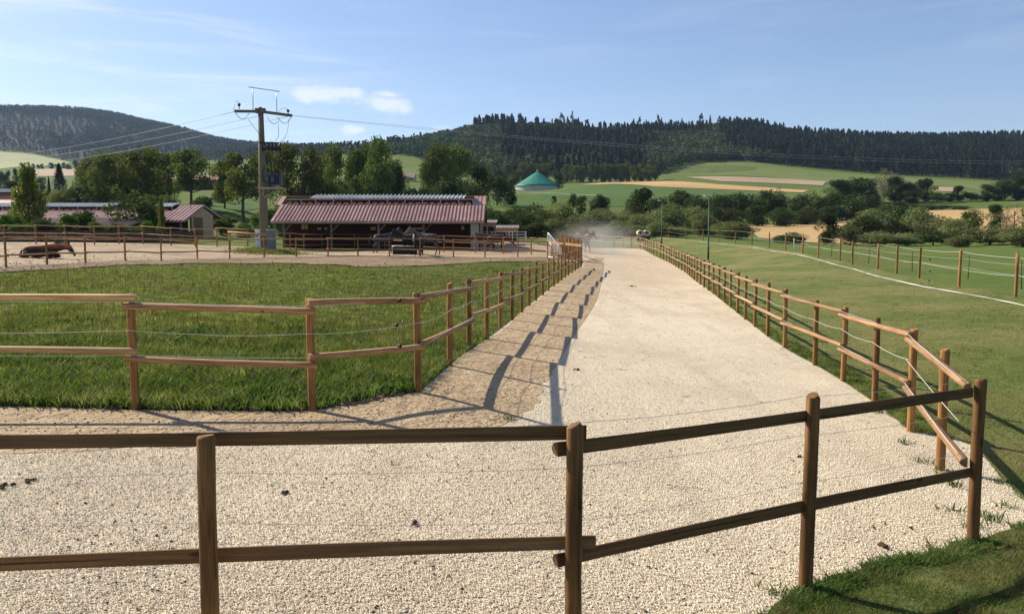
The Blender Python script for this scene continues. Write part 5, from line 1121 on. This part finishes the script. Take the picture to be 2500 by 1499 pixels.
for i, (px, yt, w, D, k) in enumerate(((100, 462, 60, 150, 'dark'), (150, 462, 70, 145, 'willow'), (190, 448, 84, 148, 'dark'), (235, 440, 70, 155, 'dark'), (290, 420, 80, 160, 'dark'), (345, 430, 90, 165, 'dark'), (400, 468, 70, 135, 'bush'), (496, 476, 50, 135, 'bush'), (372, 470, 60, 130, 'dark'), (30, 440, 50, 300, 'dark'), (75, 440, 40, 320, 'dark'), (540, 440, 60, 180, 'dark'))):
    T(k, px, yt, w, D, 'bush in the thicket left of the stables, ' + ('nearest the yellowish tree', 'grey-leaved left one', 'dark rounded one', 'fourth from left', 'fifth from left', 'under the tallest tree', 'left of the spreading tree', 'right of the spreading tree', 'low middle one', 'far left roofline one', 'behind the yellowish tree', 'below the forked ash crown')[i], i, G4)
ORD = ['first', 'second', 'third', 'fourth', 'fifth', 'sixth', 'seventh', 'eighth', 'ninth', 'tenth', 'eleventh', 'twelfth', 'thirteenth', 'fourteenth', 'fifteenth', 'sixteenth', 'seventeenth', 'eighteenth', 'nineteenth', 'twentieth', 'twenty-first', 'twenty-second', 'twenty-third', 'twenty-fourth', 'twenty-fifth', 'twenty-sixth', 'twenty-seventh', 'twenty-eighth']
def rowof(items, kinds, text, group):
    for i, (px, yt, w, D) in enumerate(sorted(items)):
        k = kinds[i % len(kinds)] if not isinstance(kinds, dict) else kinds.get(i, kinds[-1]); T(k, px, yt, w, D, f'{ORD[i]} from left, {text}', i, group)
rowof([(1310, 400, 34, 520), (1330, 398, 34, 520), (1382, 402, 26, 520), (1396, 404, 26, 525), (1408, 403, 26, 520), (1420, 405, 26, 520), (1443, 398, 28, 520), (1457, 400, 28, 520), (1474, 400, 30, 520), (1488, 402, 28, 520), (1504, 401, 28, 520), (1518, 400, 28, 520), (1532, 396, 30, 520), (1551, 404, 32, 515), (1566, 401, 28, 520), (1584, 402, 34, 512), (1600, 404, 30, 515)], ['poplar', 'ash', 'poplar'], 'slender tree in the field row right of the green dome', 'row of slender trees beyond the tank')
rowof([(1195, 398, 30, 500), (1215, 402, 34, 490), (1236, 400, 32, 500), (1258, 398, 34, 505), (1278, 396, 34, 500), (1296, 394, 34, 510)], ['ash', 'dark'], 'tree in the group behind and left of the green dome', 'trees behind the tank')
T('dark', 1362, 412, 30, 445, 'dark upright tree touching the right side of the green dome', 1)
# hedge bushes behind the end of the track
rowof([(1185, 498, 70, 118), (1215, 508, 70, 114), (1240, 495, 80, 122), (1272, 496, 76, 120), (1300, 488, 84, 124), (1335, 508, 70, 116), (1215, 540, 60, 106), (1262, 545, 70, 106), (1310, 540, 76, 107)], ['bush', 'dark', 'bush'], 'near-black bush in the hedge right of the stable', 'dark hedge right of the stable')
rowof([(1372, 490, 96, 126), (1405, 510, 70, 120), (1352, 530, 60, 112), (1445, 508, 86, 124), (1480, 505, 84, 128), (1520, 500, 86, 130), (1560, 520, 80, 120), (1600, 500, 80, 130), (1640, 494, 90, 132), (1685, 500, 84, 130), (1725, 514, 72, 124), (1505, 535, 70, 114), (1410, 545, 66, 112), (1600, 540, 70, 114), (1460, 545, 60, 112), (1555, 548, 60, 112), (1655, 545, 70, 114), (1762, 530, 50, 122)], ['willow', 'willow', 'willow'], 'grey-green willow bush behind the track end', 'willow bushes behind the track end')
rowof([(1398, 468, 26, 185), (1420, 474, 36, 182), (1452, 472, 40, 182), (1470, 470, 40, 180), (1352, 478, 16, 230), (1573, 456, 82, 165), (1545, 476, 50, 170), (1610, 478, 50, 172)], ['dark', 'bush'], 'dark bush rising behind the willow bushes', 'dark bushes behind the willows')
rowof([(1640, 462, 56, 215), (1670, 458, 50, 218), (1700, 466, 60, 210), (1735, 468, 60, 210), (1770, 470, 64, 205), (1805, 464, 60, 212), (1840, 462, 60, 215), (1875, 456, 60, 218), (1912, 454, 52, 220), (1950, 468, 60, 214), (1990, 462, 60, 220), (2030, 464, 70, 220), (2075, 466, 70, 222), (2118, 470, 70, 225), (1790, 500, 60, 190), (1850, 500, 66, 192), (1910, 498, 60, 196), (1968, 498, 60, 205), (2020, 500, 50, 210), (1740, 500, 56, 185), (2160, 490, 60, 232), (2195, 492, 50, 240)], ['bush', 'dark', 'bush', 'bush'], 'dark hedge bush above the golden stubble field', 'hedge above the stubble field')
rowof([(2050, 436, 80, 300), (2090, 428, 84, 305), (2130, 430, 70, 300), (2185, 428, 70, 300), (2215, 440, 50, 300), (2262, 434, 60, 300), (2230, 462, 50, 290), (2290, 468, 40, 290), (2342, 452, 34, 300), (2410, 446, 40, 300), (2370, 468, 50, 300), (2320, 470, 36, 300), (2455, 434, 54, 300), (2490, 424, 60, 300), (2440, 462, 50, 300)], ['dark', 'bush', 'dark'], 'round tree of the upper right field group', 'trees in the upper right fields')
T('pale', 2160, 408, 50, 292, 'pale silvery dead-looking tree in the upper right group')
rowof([(2190, 500, 40, 262), (2225, 494, 50, 262), (2260, 498, 50, 262), (2300, 500, 50, 262), (2340, 500, 50, 262), (2130, 500, 44, 258)], ['bush'], 'low roadside bush below the country road', 'low bushes beside the country road')
rowof([(2078, 545, 70, 112), (2105, 520, 84, 122), (2150, 503, 96, 124), (2200, 496, 96, 126), (2250, 500, 96, 124), (2295, 512, 90, 118), (2325, 530, 70, 112), (2140, 555, 80, 105), (2215, 560, 84, 104), (2280, 560, 84, 103)], ['willow', 'bush', 'willow'], 'crown of the large thicket at right behind the tape fence', 'large thicket right of the stubble field')
T('dark', 2020, 516, 62, 108, 'dark cone-shaped tree standing in front of the stubble field')
T('willow', 1797, 538, 92, 112, 'round grey-green bush behind the far tape fence', 1)
T('bush', 1905, 572, 40, 100, 'small dark bush left of the pair behind the tape fence', 1)
T('bush', 1936, 562, 60, 98, 'larger dark bush of the pair behind the tape fence', 2)
T('ash', 2372, 512, 56, 122, 'small upright tree right of the large thicket', 1)
T('pale', 2478, 495, 84, 128, 'thin-leaved tree with pale bent trunk near the right edge')
T('dark', 2430, 496, 50, 150, 'dark tree left of the pale-trunked one near the right edge')
T('willow', 2420, 536, 116, 96, 'broad grey-green bush at lower right behind the tape fence', 2)
T('willow', 2500, 552, 90, 84, 'grey-green bush at the right edge behind the tape fence', 0)
T('willow', 2345, 572, 60, 92, 'low rounded bush left of the broad grey-green one', 1)
T('ash', 2530, 500, 80, 120, 'tree cut off by the right edge behind the bushes', 2)
rowof([(80, 399, 9, 900), (93, 401, 9, 900), (102, 399, 10, 900), (124, 397, 16, 900), (140, 400, 14, 900), (155, 395, 10, 900), (166, 402, 22, 880), (184, 390, 16, 900), (200, 396, 20, 860)], ['dark'], 'tiny tree along the pale hillside field', 'tiny trees on the left hillside')
rowof([(5, 414, 18, 450), (18, 412, 16, 450), (36, 409, 14, 450), (-8, 420, 24, 440), (50, 425, 30, 430), (100, 430, 30, 420)], ['dark'], 'bluish tree at the village edge far left', 'trees at the village edge')
# trees one can tell apart on the skyline
rowof([(978, 336, 12, 950), (990, 333, 12, 950), (1003, 331, 13, 950), (1018, 329, 13, 950), (1130, 314, 10, 930), (1140, 311, 12, 930), (1150, 315, 10, 930)], ['spruce', 'dark'], 'small skyline tree on the low ridge behind the stable', 'skyline trees on the low ridge')
rowof([(1372, 278, 20, 960), (1386, 284, 20, 960), (1398, 272, 14, 955), (1412, 286, 18, 955), (1434, 289, 20, 955), (1547, 290, 22, 960), (1562, 288, 22, 960), (1578, 292, 16, 960), (1606, 281, 18, 960), (1615, 286, 14, 960), (1640, 290, 18, 960), (1665, 288, 16, 960), (1711, 279, 20, 960), (1734, 281, 16, 960), (1756, 284, 20, 960), (1770, 284, 18, 960)], ['sparse', 'spruce', 'sparse', 'spruce'], 'tall tree standing up from the forest skyline', 'tall trees on the forest skyline')

# ------------------------------------------------------------------ woods seen as one mass
def wood_mass(name, pts, hs, kinds, mats_, seed, nq=(240, 240), cw=.5):
    """many low-detail trees in one mesh: kinds 0 conifer, 1 broadleaf"""
    r = np.random.default_rng(seed); VV = []; FF = []; MI = []; o = 0
    Qs = [spruce_mesh(s + 60, nq[0], .10 if nq[0] > 150 else .13, 5) for s in range(3)]; Ql = [leaves([(0, 0, .5, .42, .42, .45)] + blobset(s + 110, 7, .58, .28, .28, .15, .22), nq[1], .075 if nq[1] > 150 else .1, s + 60, .75) for s in range(3)]
    z = G(pts[:, 0], pts[:, 1])
    Q = []
    for i in range(len(pts)):
        q = (Qs if kinds[i] == 0 else Ql)[i % 3]; h = hs[i]; w = h * (cw if kinds[i] == 0 else 1.15); a = r.random() * 6.28; c, s = math.cos(a), math.sin(a)
        X = q[..., 0] * c - q[..., 1] * s; Y = q[..., 0] * s + q[..., 1] * c
        Q.append(np.stack([X * w + pts[i, 0], Y * w + pts[i, 1], q[..., 2] * h + z[i]], -1)); MI.append(np.full(len(q), kinds[i]))
    Q = np.concatenate(Q); n = len(Q); o = bpy.data.objects.new(name, np_mesh(name, Q.reshape(-1, 3), np.arange(n * 4).reshape(n, 4), mats_, np.concatenate(MI))); COL.objects.link(o); tag(o, kind='stuff'); return o
LEAF['forest'] = leafmat('distant broadleaf canopy', [(.03, .05, .018), (.05, .075, .026), (.078, .105, .038)], .12, 0, .02)
LEAF['hill'] = leafmat('far hill broadleaf canopy', [(.022, .036, .016), (.032, .05, .021), (.046, .066, .028)], .08, 0, .01)
LEAF['fspruce'] = leafmat('distant spruce canopy', [(.009, .018, .010), (.018, .033, .016), (.034, .052, .023)], .1, 0, .045)
def sample(px0, px1, D0, D1, sp, seed, edge=None):
    r = np.random.default_rng(seed); out = []; D = D0
    while D < D1:
        xs = np.arange(px0, px1, sp * FPX / D); xs = xs + (r.random(len(xs)) - .5) * sp * FPX / D * .9
        for x in xs: out.append((x, D + (r.random() - .5) * sp))
        D += sp
    return np.array(out)
def wn(x, y, s, k): return noise.noise(Vector((x * s, y * s, k)))
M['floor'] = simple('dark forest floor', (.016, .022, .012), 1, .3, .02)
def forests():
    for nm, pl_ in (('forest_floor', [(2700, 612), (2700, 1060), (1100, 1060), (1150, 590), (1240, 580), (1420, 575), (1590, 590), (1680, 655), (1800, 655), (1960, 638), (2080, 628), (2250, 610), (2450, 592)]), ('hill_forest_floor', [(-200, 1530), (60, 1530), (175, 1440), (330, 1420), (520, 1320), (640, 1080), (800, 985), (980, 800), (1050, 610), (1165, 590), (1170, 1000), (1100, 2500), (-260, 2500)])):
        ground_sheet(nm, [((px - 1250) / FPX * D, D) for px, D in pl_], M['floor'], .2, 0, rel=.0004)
    # right-hand wood: lower edge follows the fields
    E0 = np.interp; a = sample(1150, 2600, 640, 985, 7.4, 71)
    ex = [1150, 1240, 1420, 1600, 1680, 1800, 1960, 2080, 2250, 2450, 2600]; ed = [575, 565, 560, 575, 640, 645, 622, 608, 592, 575, 570]
    a2 = sample(1150, 2600, 560, 640, 7.4, 72); a = np.concatenate([a, a2]); a = a[a[:, 1] > E0(a[:, 0], ex, ed)]
    X = (a[:, 0] - 1250) / FPX * a[:, 1] * 1.004; pts = np.c_[X, a[:, 1]]
    kd = []; hs = []
    for (px, D), (x, y) in zip(a, pts):
        n = wn(x, y, .011, 5) + .4 * wn(x, y, .05, 9); con = n > (-.08 if px < 1420 or px > 1750 else .1)
        if px < 1225: con = D > 880 and px > 1160
        if 1225 < px < 1600 and D < 760: con = n > -.3
        if 1560 < px < 1950 and D < 720: con = n > .35
        if px > 1960 and D < 700: con = n > -.4
        kd.append(0 if con else 1); hs.append((15 if con else 9.5) * random.uniform(.86, 1.14) * (1.15 if con and 1160 < px < 1340 and D > 850 else 1))
    wood_mass('mixed_forest', pts, np.array(hs), kd, [LEAF['fspruce'], LEAF['forest']], 5)
    # low ridge behind the stable
    b = sample(860, 1175, 560, 960, 8, 73); b = b[(b[:, 1] > E0(b[:, 0], [860, 1000, 1080, 1165], [800, 700, 590, 570]))]; pts = np.c_[(b[:, 0] - 1250) / FPX * b[:, 1], b[:, 1]]
    kd = [1 if wn(x, y, .012, 3) > -.45 else 0 for x, y in pts]; wood_mass('ridge_wood', pts, np.array([(8 if k else 11) * random.uniform(.8, 1.2) for k in kd]), kd, [LEAF['fspruce'], LEAF['forest']], 6)
    # big wooded hill on the left and the far ridge
    c = np.concatenate([sample(-120, 980, 1400, 2480, 14.5, 74), sample(500, 980, 900, 1400, 10, 75)]); lim = E0(c[:, 0], [-120, 0, 60, 175, 330, 520, 640, 800, 980], [1500, 1500, 1500, 1420, 1400, 1300, 1050, 960, 930]); c = c[c[:, 1] > lim]
    pts = np.c_[(c[:, 0] - 1250) / FPX * c[:, 1], c[:, 1]]; kd = [0 if wn(x, y, .0045, 7) + .5 * wn(x, y, .02, 2) > -.02 or D > 2250 or D < 1560 else 1 for (x, y), D in zip(pts, c[:, 1])]
    wood_mass('hill_forest', pts, np.array([(13 if k == 0 else 13) * random.uniform(.85, 1.18) for k in kd]), kd, [LEAF['fspruce'], LEAF['hill']], 8, (70, 90), .7)
forests()

# grass mound with weeds at the pole foot
def mound():
    c = hit(650, 617); P2 = np.c_[c.x + rng.normal(size=6000) * .95, c.y + rng.normal(size=6000) * .8]; blades('mound_grass', P2, .22, .008, M['blade'], 41, .5)
mound()

# ------------------------------------------------------------------ dust and haze
def dust():
    c = P(1450, 604, 74); sx_, sy_, sz_ = 5.2, 12, 2.6
    o = MB().box((0, 0, 0), (2, 2, 2)).build('dust_cloud', None); o.location = (c.x, c.y, g(c.x, c.y) + 1.6); o.scale = (sx_, sy_, sz_); tag(o, kind='stuff')
    m = bpy.data.materials.new('kicked up dust'); m.use_nodes = True; nt = m.node_tree; nt.nodes.clear(); out = N(nt, 'ShaderNodeOutputMaterial'); v = N(nt, 'ShaderNodeVolumePrincipled'); v.inputs['Color'].default_value = (.93, .88, .8, 1)
    tc = N(nt, 'ShaderNodeTexCoord'); ln = N(nt, 'ShaderNodeVectorMath', operation='LENGTH'); mp = N(nt, 'ShaderNodeMapping'); mp.inputs['Location'].default_value = (0, 0, .45); mp.inputs['Scale'].default_value = (1, 1, .75); nt.links.new(tc.outputs['Object'], mp.inputs[0]); nt.links.new(mp.outputs[0], ln.inputs[0])
    n = noise_t(nt, 1.7, 4, .6, scale=(1, 1.4, .9)); d = mth(nt, 'MULTIPLY', smooth(nt, ln.outputs['Value'], 1.0, .1), smooth(nt, n, .3, .7)); nt.links.new(mth(nt, 'MULTIPLY', d, .2), v.inputs['Density'])
    nt.links.new(v.outputs[0], out.inputs['Volume']); o.data.materials.append(m)
dust()
HAZE = .00007
def haze():
    o = MB().box((0, 1500, 240), (6000, 7000, 520)).build('haze', None, loc=(0, 1500, 240)); tag(o, kind='stuff')
    m = bpy.data.materials.new('valley haze'); m.use_nodes = True; nt = m.node_tree; nt.nodes.clear(); out = N(nt, 'ShaderNodeOutputMaterial'); v = N(nt, 'ShaderNodeVolumePrincipled')
    v.inputs['Color'].default_value = (.48, .68, 1, 1); v.inputs['Density'].default_value = HAZE; v.inputs['Anisotropy'].default_value = .1; nt.links.new(v.outputs[0], out.inputs['Volume']); o.data.materials.append(m)
haze()
for o in bpy.data.objects:
    for k in ('_w', '_root'):
        if k in o: del o[k]
S.cycles.volume_step_rate = 4; S.cycles.volume_bounces = 0; S.cycles.max_bounces = 6; S.cycles.use_denoising = True
